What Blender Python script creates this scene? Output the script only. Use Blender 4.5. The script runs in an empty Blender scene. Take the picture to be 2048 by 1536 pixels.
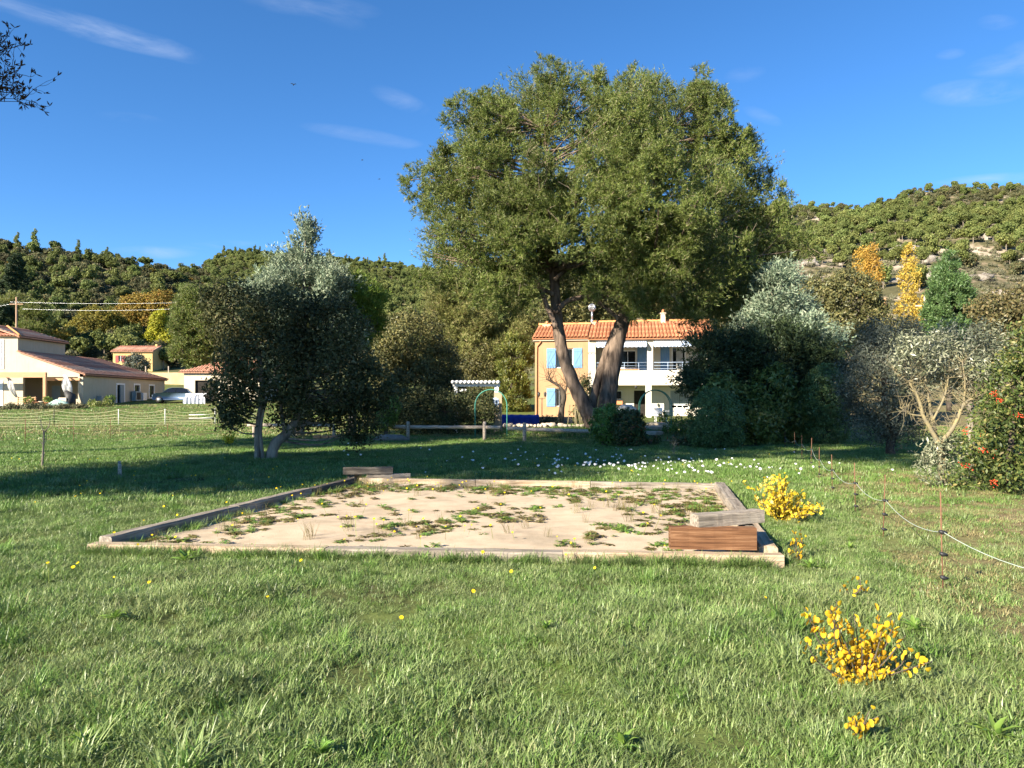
import bpy, math, random
import numpy as np
from mathutils import Vector, Matrix

# ------------------------------------------------------------------ camera, sky, sun, exposure
scene = bpy.context.scene
COL = scene.collection
R = math.radians
F, CX, HY, EYE = 1500.0, 1024.0, 804.0, 1.6          # focal length and horizon row of a 2048 px wide picture

cam_d = bpy.data.cameras.new('camera')
cam = bpy.data.objects.new('camera', cam_d)
COL.objects.link(cam)
cam.location = (0, 0, EYE)
cam.rotation_euler = (R(90), 0, 0)
cam_d.sensor_width = 36
cam_d.lens = F / 2048 * 36
cam_d.shift_y = (HY - 768) / 2048
cam_d.clip_start = 0.05
cam_d.clip_end = 6000
scene.camera = cam

SUN_AZ, SUN_EL = 47.0, 26.0                            # degrees to the left of straight behind, elevation
to_sun = Vector((-math.sin(R(SUN_AZ)) * math.cos(R(SUN_EL)), -math.cos(R(SUN_AZ)) * math.cos(R(SUN_EL)), math.sin(R(SUN_EL))))
sun_d = bpy.data.lights.new('sun', 'SUN')
sun_d.energy = 5.0
sun_d.angle = R(0.53)
sun_d.color = (1.0, 0.90, 0.74)
sun = bpy.data.objects.new('sun', sun_d)
COL.objects.link(sun)
sun.rotation_euler = to_sun.to_track_quat('Z', 'Y').to_euler()
sun.location = (-30, -30, 40)

world = bpy.data.worlds.new('World')
scene.world = world
world.use_nodes = True
wt = world.node_tree
wt.nodes.clear()
def wn(t, **kw):
    n = wt.nodes.new(t)
    for k, v in kw.items():
        setattr(n, k, v)
    return n
sky = wn('ShaderNodeTexSky', sky_type='NISHITA', sun_disc=False)
sky.sun_elevation = R(SUN_EL)
sky.sun_rotation = math.atan2(to_sun.x, to_sun.y)
sky.altitude = 3000
sky.air_density = 1.0
sky.dust_density = 0.0
sky.ozone_density = 4.0
bg = wn('ShaderNodeBackground')
bg.inputs['Strength'].default_value = 0.083
wout = wn('ShaderNodeOutputWorld')
# thin high cloud streaks, a soft noise pulled out along one direction
tc = wn('ShaderNodeTexCoord')
def wmath(op, a, b=None, clamp=False):
    n = wn('ShaderNodeMath', operation=op)
    n.use_clamp = clamp
    for i, v in enumerate((a, b)):
        if v is None: continue
        if isinstance(v, (int, float)): n.inputs[i].default_value = v
        else: wt.links.new(v, n.inputs[i])
    return n.outputs[0]
def wnoise(rot, scale, s, det=6, rough=.55, dist=.4):
    mp = wn('ShaderNodeMapping')
    mp.inputs['Rotation'].default_value = rot
    mp.inputs['Scale'].default_value = scale
    wt.links.new(tc.outputs['Generated'], mp.inputs['Vector'])
    n = wn('ShaderNodeTexNoise')
    n.inputs['Scale'].default_value = s
    n.inputs['Detail'].default_value = det
    n.inputs['Roughness'].default_value = rough
    n.inputs['Distortion'].default_value = dist
    wt.links.new(mp.outputs['Vector'], n.inputs['Vector'])
    return n.outputs['Fac']
fine = wnoise((0, R(-15), R(8)), (1.6, 1.0, 5.5), 7.0, 7, .6, .5)
sep = wn('ShaderNodeSeparateXYZ')
wt.links.new(tc.outputs['Generated'], sep.inputs[0])
def streak(px, py, half_len, half_w, slope, strength):
    """one wisp of cloud at a direction in the sky (X/Y, Z/Y of its direction, lengths in the same unit)"""
    u0, v0 = (px - CX) / F, (HY - py) / F
    u = wmath('DIVIDE', sep.outputs[0], sep.outputs[1]); v = wmath('DIVIDE', sep.outputs[2], sep.outputs[1])
    du = wmath('SUBTRACT', u, u0); dv = wmath('SUBTRACT', v, v0)
    c, s = math.cos(slope), math.sin(slope)
    a = wmath('ADD', wmath('MULTIPLY', du, c / half_len), wmath('MULTIPLY', dv, s / half_len))
    b = wmath('ADD', wmath('MULTIPLY', du, -s / half_w), wmath('MULTIPLY', dv, c / half_w))
    r2 = wmath('ADD', wmath('MULTIPLY', a, a), wmath('MULTIPLY', b, b))
    g = wmath('SUBTRACT', 1.0, r2, clamp=True)
    front = wmath('GREATER_THAN', sep.outputs[1], 0.02)
    f = wmath('MULTIPLY', wmath('SUBTRACT', fine, .38, clamp=True), 2.6, clamp=True)
    return wmath('MULTIPLY', wmath('MULTIPLY', wmath('MULTIPLY', g, f), strength), front)
acc = None
for st in [(200, 62, .150, .018, R(-15), .50), (330, 95, .055, .014, R(-20), .35), (40, 12, .08, .012, R(-14), .3),
           (620, 10, .10, .018, R(-6), .22), (800, 200, .045, .014, R(-22), .22), (720, 270, .085, .011, R(-9), .24),
           (790, 285, .04, .009, R(-4), .2), (1950, 185, .075, .020, R(3), .42), (2010, 130, .055, .018, R(8), .36),
           (2070, 120, .05, .03, R(0), .42), (1901, 108, .022, .008, R(8), .3), (1525, 232, .03, .010, R(-22), .24),
           (1490, 148, .03, .012, R(10), .15), (1990, 357, .09, .008, R(4), .45), (300, 505, .07, .010, 0, .35),
           (430, 490, .06, .006, R(3), .25), (640, 12, .07, .02, R(-25), .16), (1995, 45, .03, .012, 0, .2),
           (260, 235, .05, .008, R(-6), .10), (2300, 200, .15, .03, R(5), .4), (-200, -60, .2, .03, R(-15), .4)]:
    x = streak(*st)
    acc = x if acc is None else wmath('MAXIMUM', acc, x)
cl = wn('ShaderNodeMix', data_type='RGBA')
wt.links.new(acc, cl.inputs[0])
hsv = wn('ShaderNodeHueSaturation')
hsv.inputs['Saturation'].default_value = 1.17
wt.links.new(sky.outputs[0], hsv.inputs['Color'])
wt.links.new(hsv.outputs[0], cl.inputs[6])
cl.inputs[7].default_value = (3.0, 3.5, 4.5, 1)
wt.links.new(cl.outputs[2], bg.inputs['Color'])
wt.links.new(bg.outputs[0], wout.inputs['Surface'])

world.cycles.sampling_method = 'MANUAL'
world.cycles.sample_map_resolution = 512
vs = scene.view_settings
vs.view_transform = 'Standard'
vs.look = 'None'
vs.exposure = 1.6
vs.gamma = 1.0
vs.use_curve_mapping = False
scene.cycles.max_bounces = 6
scene.cycles.diffuse_bounces = 3
scene.cycles.glossy_bounces = 2
scene.cycles.transmission_bounces = 4
scene.cycles.use_denoising = True
scene.cycles.denoiser = 'OPENIMAGEDENOISE'
scene.cycles.denoising_input_passes = 'RGB_ALBEDO_NORMAL'
scene.cycles.denoising_prefilter = 'ACCURATE'
scene.cycles.sample_clamp_indirect = 6

# ------------------------------------------------------------------ materials
MATS = {}
def new_mat(name):
    m = bpy.data.materials.new(name)
    m.use_nodes = True
    m.node_tree.nodes.clear()
    MATS[name] = m
    return m, m.node_tree
def N(t, kind, **kw):
    n = t.nodes.new(kind)
    for k, v in kw.items():
        if k in n.inputs.keys(): n.inputs[k].default_value = v
        else: setattr(n, k, v)
    return n
def ramp(t, src, stops):
    r = t.nodes.new('ShaderNodeValToRGB')
    e = r.color_ramp.elements
    while len(e) > 1: e.remove(e[-1])
    e[0].position, e[0].color = stops[0][0], (*stops[0][1], 1)
    for p, c in stops[1:]:
        k = e.new(p); k.color = (*c, 1)
    t.links.new(src, r.inputs['Fac'])
    return r.outputs['Color']
def mixc(t, fac, a, b, mode='MIX'):
    n = t.nodes.new('ShaderNodeMix'); n.data_type = 'RGBA'; n.blend_type = mode
    for i, v in ((0, fac), (6, a), (7, b)):
        if isinstance(v, (int, float)): n.inputs[i].default_value = v
        elif isinstance(v, tuple): n.inputs[i].default_value = (*v, 1)
        else: t.links.new(v, n.inputs[i])
    return n.outputs[2]
def noise(t, scale, det=5, rough=.55, vec=None, dist=0.0, stretch=None):
    n = N(t, 'ShaderNodeTexNoise', Scale=scale, Detail=det, Roughness=rough, Distortion=dist)
    if vec is None:
        vec = N(t, 'ShaderNodeNewGeometry').outputs['Position']
    if stretch:
        mp = N(t, 'ShaderNodeMapping'); mp.inputs['Scale'].default_value = stretch
        t.links.new(vec, mp.inputs['Vector']); vec = mp.outputs['Vector']
    t.links.new(vec, n.inputs['Vector'])
    return n.outputs['Fac']
def finish(t, col, rough=.8, spec=.3, bump=None, bstr=.3, bdist=.02, trans=None, metallic=0.0):
    p = N(t, 'ShaderNodeBsdfPrincipled', Roughness=rough, Metallic=metallic)
    p.inputs['Specular IOR Level'].default_value = spec
    if isinstance(col, tuple): p.inputs['Base Color'].default_value = (*col, 1)
    else: t.links.new(col, p.inputs['Base Color'])
    if bump is not None:
        b = N(t, 'ShaderNodeBump', Strength=bstr, Distance=bdist)
        t.links.new(bump, b.inputs['Height']); t.links.new(b.outputs[0], p.inputs['Normal'])
    o = N(t, 'ShaderNodeOutputMaterial')
    if trans:
        tr = N(t, 'ShaderNodeBsdfTranslucent')
        if isinstance(col, tuple): tr.inputs['Color'].default_value = (*col, 1)
        else: t.links.new(col, tr.inputs['Color'])
        mx = N(t, 'ShaderNodeMixShader'); mx.inputs[0].default_value = trans
        t.links.new(p.outputs[0], mx.inputs[1]); t.links.new(tr.outputs[0], mx.inputs[2])
        t.links.new(mx.outputs[0], o.inputs['Surface'])
    else:
        t.links.new(p.outputs[0], o.inputs['Surface'])
    return p
LEAF_ALBEDO = 1.35
def foliage(name, stops, trans=.3, rough=.55, spec=.3, patch=.35, pscale=.6, tint=None):
    """leaves: a colour of its own for each leaf, drifting from one part of the plant to another"""
    m, t = new_mat(name)
    g = N(t, 'ShaderNodeNewGeometry')
    stops = [(p, tuple(min(.9, x * LEAF_ALBEDO) for x in c)) for p, c in stops] if max(stops[-1][1]) < .3 else stops
    c = ramp(t, g.outputs['Random Per Island'], stops)
    oi = N(t, 'ShaderNodeObjectInfo')
    n = noise(t, pscale, 3)
    v = N(t, 'ShaderNodeMapRange'); v.inputs[1].default_value = .3; v.inputs[2].default_value = .7
    v.inputs[3].default_value = 1 - patch; v.inputs[4].default_value = 1 + patch
    t.links.new(n, v.inputs[0])
    h = N(t, 'ShaderNodeHueSaturation')
    t.links.new(v.outputs[0], h.inputs['Value']); t.links.new(c, h.inputs['Color'])
    hv = N(t, 'ShaderNodeMapRange'); hv.inputs[3].default_value = .485; hv.inputs[4].default_value = .515
    t.links.new(oi.outputs['Random'], hv.inputs[0]); t.links.new(hv.outputs[0], h.inputs['Hue'])
    col = h.outputs[0]
    if tint:
        n2 = noise(t, tint[1], 3)
        f = ramp(t, n2, [(.45, (0, 0, 0)), (.65, (1, 1, 1))])
        col = mixc(t, f, col, mixc(t, .8, col, tint[0]))
    finish(t, col, rough, spec, trans=trans)
    return m
def plain(name, a, b=None, scale=6, rough=.8, spec=.3, bstr=.25, bdist=.01, stretch=None, metallic=0.0, det=6, bscale=None):
    m, t = new_mat(name)
    tcn = N(t, 'ShaderNodeTexCoord').outputs['Object']
    n = noise(t, scale, det, vec=tcn, stretch=stretch)
    c = ramp(t, n, [(.3, a), (.7, b or a)])
    n2 = noise(t, bscale or scale * 4, 5, vec=tcn, stretch=stretch)
    finish(t, c, rough, spec, n2, bstr, bdist, metallic=metallic)
    return m

PINE = foliage('pine_needles', [(0, (.055, .080, .018)), (.4, (.108, .138, .028)), (.75, (.162, .182, .046)), (.92, (.20, .20, .08)), (1, (.22, .17, .11))], .36, .5, .35, .3, .45)
PINE2 = foliage('pine_needles_pale', [(0, (.09, .115, .03)), (.5, (.16, .175, .05)), (.9, (.22, .21, .08)), (1, (.24, .19, .09))], .3, .55, .3, .25, .5)
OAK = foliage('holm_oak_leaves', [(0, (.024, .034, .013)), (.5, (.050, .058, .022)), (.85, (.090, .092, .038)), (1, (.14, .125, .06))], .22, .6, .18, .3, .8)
OAKB = foliage('brown_oak_leaves', [(0, (.055, .060, .022)), (.5, (.10, .095, .035)), (1, (.16, .13, .05))], .2, .5, .35, .3, .5)
BLUEC = foliage('blue_cypress_scales', [(0, (.09, .125, .08)), (.5, (.17, .215, .14)), (1, (.27, .29, .20))], .25, .6, .25, .25, .7)
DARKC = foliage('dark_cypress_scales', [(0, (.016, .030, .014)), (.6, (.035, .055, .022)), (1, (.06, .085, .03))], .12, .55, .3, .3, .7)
STONEP = foliage('stone_pine_needles', [(0, (.06, .11, .015)), (.6, (.11, .18, .025)), (1, (.18, .24, .05))], .28, .5, .3, .3, .9)
LAUREL = foliage('laurel_leaves', [(0, (.06, .095, .022)), (.5, (.13, .165, .035)), (.9, (.21, .22, .055)), (1, (.28, .25, .08))], .35, .4, .5, .35, .9)
BOX = foliage('box_leaves', [(0, (.05, .09, .030)), (.6, (.085, .14, .042)), (1, (.13, .18, .06))], .25, .45, .4, .25, 1.5)
BUSH = foliage('bright_bush_leaves', [(0, (.05, .095, .018)), (.5, (.10, .165, .028)), (1, (.19, .25, .055))], .3, .4, .45, .3, 1.6)
NANDINA = foliage('nandina_leaves', [(0, (.025, .045, .014)), (.7, (.06, .08, .022)), (.9, (.12, .09, .03)), (1, (.22, .05, .02))], .25, .45, .4, .3, 2)
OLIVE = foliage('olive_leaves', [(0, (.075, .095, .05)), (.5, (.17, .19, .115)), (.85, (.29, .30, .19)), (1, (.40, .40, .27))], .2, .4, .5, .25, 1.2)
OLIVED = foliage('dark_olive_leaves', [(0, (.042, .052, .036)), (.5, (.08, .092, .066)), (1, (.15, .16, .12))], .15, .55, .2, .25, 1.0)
PYRA = foliage('firethorn_leaves', [(0, (.025, .045, .012)), (.5, (.055, .085, .020)), (.9, (.12, .14, .035)), (1, (.22, .18, .06))], .25, .5, .3, .45, 1.6)
AUTUMN = foliage('autumn_oak_leaves', [(0, (.11, .095, .02)), (.4, (.22, .17, .03)), (.8, (.32, .23, .04)), (1, (.36, .19, .05))], .35, .6, .25, .3, .25)
AUTGREEN = foliage('turning_oak_leaves', [(0, (.10, .11, .02)), (.5, (.19, .18, .03)), (1, (.30, .24, .04))], .35, .6, .25, .3, .25)
LIME = foliage('lime_yellow_leaves', [(0, (.22, .24, .02)), (.5, (.36, .36, .03)), (1, (.48, .42, .05))], .35, .6, .25, .25, .4)
POPLAR = foliage('poplar_leaves', [(0, (.30, .19, .03)), (.5, (.48, .31, .05)), (1, (.62, .42, .10))], .35, .6, .25, .25, .3)
HILLP = foliage('hill_pine_needles', [(0, (.065, .085, .024)), (.5, (.115, .140, .038)), (1, (.18, .195, .065))], .3, .6, .2, .3, .05)
HILLO = foliage('hill_oak_leaves', [(0, (.045, .056, .025)), (.5, (.080, .086, .038)), (.9, (.13, .115, .055)), (1, (.18, .12, .055))], .25, .6, .2, .35, .05)
HILLS = foliage('garrigue_leaves', [(0, (.075, .085, .045)), (.5, (.12, .12, .07)), (1, (.19, .17, .11))], .15, .65, .2, .3, .08)
LEAFY = foliage('yellow_leaves', [(0, (.55, .30, .02)), (.5, (.72, .45, .025)), (.85, (.80, .55, .05)), (1, (.70, .38, .10))], .35, .45, .35, .15, 3)
LEAFY2 = foliage('bright_yellow_leaves', [(0, (.45, .36, .02)), (.5, (.70, .56, .03)), (1, (.85, .70, .08))], .35, .45, .35, .15, 3)
LAVENDER = foliage('grey_herb_leaves', [(0, (.10, .11, .09)), (1, (.22, .23, .19))], .2, .7, .2, .2, 3)
ROSEM = foliage('low_hedge_leaves', [(0, (.05, .055, .03)), (.6, (.10, .10, .05)), (1, (.17, .14, .08))], .2, .6, .2, .3, 1.0)
DEADT = plain('dead_twigs', (.035, .025, .02), (.09, .055, .035), 3, .9, .1)
BARKP = plain('pine_bark', (.04, .03, .024), (.27, .20, .15), 2.6, .95, .1, .9, .06, stretch=(2.2, 2.2, .55), bscale=5)
BARKG = plain('grey_bark', (.10, .085, .068), (.36, .30, .23), 3.5, .95, .1, .8, .03, stretch=(2, 2, .5), bscale=9)
BARKD = plain('dark_bark', (.045, .036, .03), (.13, .105, .08), 4, .95, .1, .8, .03, stretch=(2, 2, .5))
BARKO = plain('lichen_bark', (.15, .135, .105), (.29, .235, .115), 9, .9, .1, .5, .01)
TWIG = plain('pale_twigs', (.20, .16, .11), (.32, .26, .19), 5, .9, .1)

def grass_mat(name, lo, mid, hi, dry, dryamt):
    m, t = new_mat(name)
    g = N(t, 'ShaderNodeNewGeometry')
    c = ramp(t, g.outputs['Random Per Island'], [(0, lo), (.5, mid), (.9, hi), (1, dry)])
    n = noise(t, .55, 5, .6)
    f = ramp(t, n, [(.45 - dryamt, (0, 0, 0)), (.75 - dryamt * .6, (1, 1, 1))])
    c = mixc(t, mixc(t, .55, (0, 0, 0), f), c, mixc(t, .6, c, dry))
    n2 = noise(t, 2.3, 4, .6)
    v = N(t, 'ShaderNodeMapRange'); v.inputs[1].default_value = .3; v.inputs[2].default_value = .7
    v.inputs[3].default_value = .68; v.inputs[4].default_value = 1.28
    t.links.new(n2, v.inputs[0])
    h = N(t, 'ShaderNodeHueSaturation'); t.links.new(v.outputs[0], h.inputs['Value']); t.links.new(c, h.inputs['Color'])
    finish(t, h.outputs[0], .42, .45, trans=.3)
    return m
GRASS = grass_mat('lawn_blades', (.125, .180, .052), (.225, .305, .100), (.32, .395, .155), (.42, .38, .20), -.03)
GRASSB = grass_mat('lush_blades', (.085, .165, .030), (.15, .26, .05), (.225, .35, .09), (.30, .32, .12), -.06)
GRASSD = grass_mat('dry_blades', (.19, .19, .065), (.29, .275, .11), (.38, .33, .16), (.48, .35, .20), .22)
WEED = foliage('weed_leaves', [(0, (.08, .14, .025)), (.6, (.15, .24, .045)), (1, (.25, .29, .07))], .35, .4, .5, .25, 3)
WEEDB = foliage('brown_weed_leaves', [(0, (.06, .05, .02)), (.5, (.13, .10, .035)), (1, (.17, .18, .05))], .25, .7, .2, .25, 3)
PETALW, _t = new_mat('white_petals'); finish(_t, (.85, .85, .82), .6, .2, trans=.3)
PETALY, _t = new_mat('yellow_petals'); finish(_t, (.85, .60, .02), .6, .2, trans=.3)
PETALB, _t = new_mat('lilac_petals'); finish(_t, (.42, .38, .55), .6, .2, trans=.3)
BERRY, _t = new_mat('red_berries'); finish(_t, (.62, .05, .015), .35, .5)

# ------------------------------------------------------------------ helpers
rs = np.random.RandomState
def unit(v): return v / np.maximum(np.linalg.norm(v, axis=-1, keepdims=True), 1e-9)

def props(o, label=None, cat=None, group=None, kind=None):
    if label: o['label'] = label
    if cat: o['category'] = cat
    if group: o['group'] = group
    if kind: o['kind'] = kind
    return o
def empty(name, loc=(0, 0, 0), rz=0.0, **kw):
    o = bpy.data.objects.new(name, None)
    COL.objects.link(o)
    o.location = loc; o.rotation_euler = (0, 0, rz)
    o.empty_display_size = .2
    return props(o, **kw)
def link(name, me, parent=None, loc=None, rot=None, **kw):
    o = bpy.data.objects.new(name, me)
    COL.objects.link(o)
    if parent: o.parent = parent
    if loc is not None: o.location = loc
    if rot is not None: o.rotation_euler = rot
    return props(o, **kw)
def mesh_np(name, V, Fq, mats, midx=None, smooth=False):
    """V (n,3), Fq (m,3 or 4) or a list of such arrays"""
    me = bpy.data.meshes.new(name)
    if not isinstance(Fq, list): Fq = [Fq]
    V = np.asarray(V, np.float32)
    me.vertices.add(len(V)); me.vertices.foreach_set('co', V.ravel())
    loops = np.concatenate([f.ravel() for f in Fq]).astype(np.int32)
    sizes = np.concatenate([np.full(len(f), f.shape[1], np.int32) for f in Fq])
    starts = np.concatenate([[0], np.cumsum(sizes)[:-1]]).astype(np.int32)
    me.loops.add(len(loops)); me.loops.foreach_set('vertex_index', loops)
    me.polygons.add(len(sizes)); me.polygons.foreach_set('loop_start', starts)
    if midx is not None: me.polygons.foreach_set('material_index', np.asarray(midx, np.int32))
    if smooth: me.polygons.foreach_set('use_smooth', np.ones(len(sizes), bool))
    for m in (mats if isinstance(mats, (list, tuple)) else [mats]): me.materials.append(m)
    me.update(calc_edges=True)
    return me
class MB:
    """collects boxes, tubes and polygons of one mesh"""
    def __init__(s): s.v = []; s.f = []; s.n = 0; s.sm = []
    def add(s, V, Fs, smooth=False):
        s.v += [tuple(map(float, p)) for p in V]
        s.f += [tuple(i + s.n for i in f) for f in Fs]
        s.sm += [smooth] * len(Fs)
        s.n += len(V); return s
    def box(s, a, b, M=None, bev=0.0):
        x0, y0, z0 = a; x1, y1, z1 = b
        if bev:
            e = bev
            V = []
            for z, k in ((z0, e), (z0 + e, 0), (z1 - e, 0), (z1, e)):
                V += [(x0 + k + (e if not k else 0) * 0, y0 + k, z), (x1 - k, y0 + k, z), (x1 - k, y1 - k, z), (x0 + k, y1 - k, z)]
            Fs = [(3, 2, 1, 0), (12, 13, 14, 15)]
            for l in range(3):
                for i in range(4):
                    j = (i + 1) % 4
                    Fs.append((l * 4 + i, l * 4 + j, l * 4 + 4 + j, l * 4 + 4 + i))
        else:
            V = [(x0, y0, z0), (x1, y0, z0), (x1, y1, z0), (x0, y1, z0), (x0, y0, z1), (x1, y0, z1), (x1, y1, z1), (x0, y1, z1)]
            Fs = [(3, 2, 1, 0), (4, 5, 6, 7), (0, 1, 5, 4), (1, 2, 6, 5), (2, 3, 7, 6), (3, 0, 4, 7)]
        if M is not None: V = [M @ Vector(p) for p in V]
        return s.add(V, Fs)
    def tube(s, pts, rad, n=8, seed=None, cap=True, rough=0.0):
        pts = [Vector(p) for p in pts]
        if not hasattr(rad, '__len__'): rad = [rad] * len(pts)
        rn = random.Random(seed or 0)
        V = []; Fs = []; prev = None
        for i, p in enumerate(pts):
            d = (pts[min(i + 1, len(pts) - 1)] - pts[max(i - 1, 0)]).normalized()
            a = prev if prev is not None else (Vector((1, 0, 0)) if abs(d.x) < .9 else Vector((0, 1, 0)))
            a = (a - d * a.dot(d)).normalized(); b = d.cross(a); prev = a
            for k in range(n):
                th = 2 * math.pi * k / n
                r = rad[i] * (1 + rough * (rn.random() - .5))
                V.append(p + a * (math.cos(th) * r) + b * (math.sin(th) * r))
        for i in range(len(pts) - 1):
            for k in range(n):
                Fs.append((i * n + k, i * n + (k + 1) % n, (i + 1) * n + (k + 1) % n, (i + 1) * n + k))
        if cap:
            Fs.append(tuple(range(n))[::-1]); Fs.append(tuple((len(pts) - 1) * n + k for k in range(n)))
        return s.add(V, Fs, True)
    def mesh(s, name, mat):
        me = bpy.data.meshes.new(name)
        me.from_pydata(s.v, [], s.f)
        me.polygons.foreach_set('use_smooth', s.sm)
        for m in (mat if isinstance(mat, (list, tuple)) else [mat]): me.materials.append(m)
        me.update()
        return me
    def build(s, name, mat, parent=None, **kw):
        return link(name, s.mesh(name, mat), parent, **kw)
def boxpart(name, a, b, mat, parent, bev=0.0, **kw):
    return MB().box(a, b, bev=bev).build(name, mat, parent, **kw)
def smoothpath(P, k=4):
    """a rounded path through points (with radii as fourth value)"""
    P = np.asarray(P, float); out = []
    for i in range(len(P) - 1):
        p0, p1, p2, p3 = P[max(i - 1, 0)], P[i], P[i + 1], P[min(i + 2, len(P) - 1)]
        for j in range(k):
            t = j / k
            out.append(.5 * ((2 * p1) + (-p0 + p2) * t + (2 * p0 - 5 * p1 + 4 * p2 - p3) * t * t + (-p0 + 3 * p1 - 3 * p2 + p3) * t ** 3))
    out.append(P[-1]); return np.array(out)
def limb(mb, P, n=8, k=4, rough=.15, seed=1):
    q = smoothpath(P, k)
    mb.tube(q[:, :3], q[:, 3], n, seed=seed, rough=rough)

# ------------------------------------------------------------------ terrain
RX = np.array([-1600, -600, 0, 100, 200, 300, 370, 440, 600, 700, 830, 1000, 1200, 1400, 1560, 1700, 1830, 2048, 2500, 3400], float)
RY = np.array([430, 440, 492, 507, 528, 549, 545, 520, 516, 527, 552, 548, 508, 465, 421, 410, 391, 378, 345, 380], float)
RD = np.array([240, 240, 250, 255, 262, 275, 330, 440, 450, 450, 430, 410, 385, 355, 330, 320, 312, 318, 320, 300], float)
def G(x, y):
    x = np.asarray(x, float); y = np.asarray(y, float)
    yy = np.maximum(y, 40)
    px = np.clip(CX + F * x / yy, -1600, 3400)
    D = np.interp(px, RX, RD); ry = np.interp(px, RX, RY)
    zr = EYE + (HY - ry) / F * D
    near = np.interp(y, [-1000, 27, 34, 44, 52, 64, 70, 100], [0, 0, .06, .22, .46, 1.05, 1.25, 3.2])
    t = np.clip((y - 100) / (D - 100), 0, 1)
    far = (zr - 3.2) * t ** 1.15
    z = near + far - np.clip(y - D, 0, None) * .3
    a = np.clip((y - 90) / 160, 0, 1)
    z = z + a * (1.6 * np.sin(x * .071 + y * .043) + 1.1 * np.sin(x * .13 - y * .11 + 1.3) + .7 * np.sin(x * .29 + y * .23))
    b = np.clip((y - 1) / 3, 0, 1) * np.clip((26 - y) / 8, 0.25, 1)
    lump = .022 * np.sin(x * 2.1 + y * 1.3) + .020 * np.sin(x * 1.2 - y * 2.7 + 2) + .014 * np.sin(x * 4.3 + y * 3.7 + 1) + .012 * np.sin(-x * 5.1 + y * 4.4)
    # the playing pitch is level
    inp = np.clip(1 - np.maximum(np.abs(x + .2) - 4.2, 0) / 1.2, 0, 1) * np.clip(1 - np.maximum(np.abs(y - 10.8) - 3.7, 0) / .9, 0, 1)
    bed = .42 * np.exp(-(((x - 3.6) / 3.2) ** 4 + ((y - 34.2) / 2.6) ** 4))
    return z + b * lump * (1 - inp) + bed
def ray(px, py, Y): return Vector(((px - CX) / F * Y, Y, EYE + (HY - py) / F * Y))
def hit(px, py, y0=2.5, y1=900):
    ys = np.geomspace(y0, y1, 6000)
    x = (px - CX) / F * ys
    k = np.argmax(G(x, ys) >= EYE + (HY - py) / F * ys)
    return Vector((x[k], ys[k], float(G(x[k], ys[k]))))
def foot(px, Y):
    x = (px - CX) / F * Y
    return Vector((x, Y, float(G(x, Y))))

# ground sheet
def axis(n, near, far, mid):
    t = np.linspace(-1, 1, n)
    return np.sign(t) * (np.abs(t) * near + (far - near) * np.abs(t) ** 4.2) + mid
gx = axis(221, 70, 1500, 0)
gy = np.concatenate([-np.geomspace(900, 3, 26), np.arange(-2, 30, .3), np.arange(30, 110, 1.0), np.geomspace(110, 620, 110), [700, 900, 1300, 2000]])
XX, YY = np.meshgrid(gx, gy)
V = np.stack([XX, YY, G(XX, YY)], -1).reshape(-1, 3)
nx, ny = len(gx), len(gy)
i = np.arange((ny - 1) * nx).reshape(ny - 1, nx)[:, :-1].ravel()
Fq = np.stack([i, i + 1, i + nx + 1, i + nx], -1)
m, t = new_mat('meadow_ground')
pos = N(t, 'ShaderNodeNewGeometry').outputs['Position']
sx = N(t, 'ShaderNodeSeparateXYZ'); t.links.new(pos, sx.inputs[0])
n1 = noise(t, 9, 6, .65); n2 = noise(t, .35, 5, .6); n3 = noise(t, .06, 6, .62); n4 = noise(t, .25, 7, .68)
soil = ramp(t, n1, [(.3, (.045, .040, .020)), (.6, (.09, .085, .038)), (.75, (.16, .13, .075))])
turf = ramp(t, n1, [(.3, (.075, .10, .025)), (.7, (.15, .20, .05))])
base = mixc(t, ramp(t, n2, [(.35, (0, 0, 0)), (.6, (1, 1, 1))]), soil, turf)
scrub = ramp(t, n4, [(.3, (.05, .05, .025)), (.52, (.11, .10, .05)), (.62, (.22, .17, .11))])
rock = ramp(t, n4, [(.35, (.26, .20, .14)), (.6, (.46, .38, .29)), (.75, (.56, .49, .40))])
rockf = ramp(t, n3, [(.50, (0, 0, 0)), (.60, (1, 1, 1))])
hill = mixc(t, rockf, scrub, rock)
fy = N(t, 'ShaderNodeMapRange'); fy.inputs[1].default_value = 95; fy.inputs[2].default_value = 150
t.links.new(sx.outputs[1], fy.inputs[0])
# limestone shows on the right hill and is wooded over on the left one
fx = N(t, 'ShaderNodeMapRange'); fx.inputs[1].default_value = 10; fx.inputs[2].default_value = 60
t.links.new(sx.outputs[0], fx.inputs[0])
hill = mixc(t, fx.outputs[0], scrub, hill)
drx = N(t, 'ShaderNodeMath', operation='MULTIPLY_ADD'); t.links.new(sx.outputs[1], drx.inputs[0]); drx.inputs[1].default_value = -.27; t.links.new(sx.outputs[0], drx.inputs[2])
drm = N(t, 'ShaderNodeMapRange'); drm.inputs[1].default_value = 1.4; drm.inputs[2].default_value = 2.6; t.links.new(drx.outputs[0], drm.inputs[0])
dry = ramp(t, n1, [(.3, (.17, .12, .06)), (.55, (.30, .22, .12)), (.75, (.42, .31, .19))])
base = mixc(t, drm.outputs[0], base, mixc(t, n2, dry, base))
finish(t, mixc(t, fy.outputs[0], base, hill), .95, .1, n1, .6, .04)
ground = link('ground', mesh_np('ground', V, Fq, m, smooth=True), label='grassy ground rising to wooded hills', kind='structure')

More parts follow.
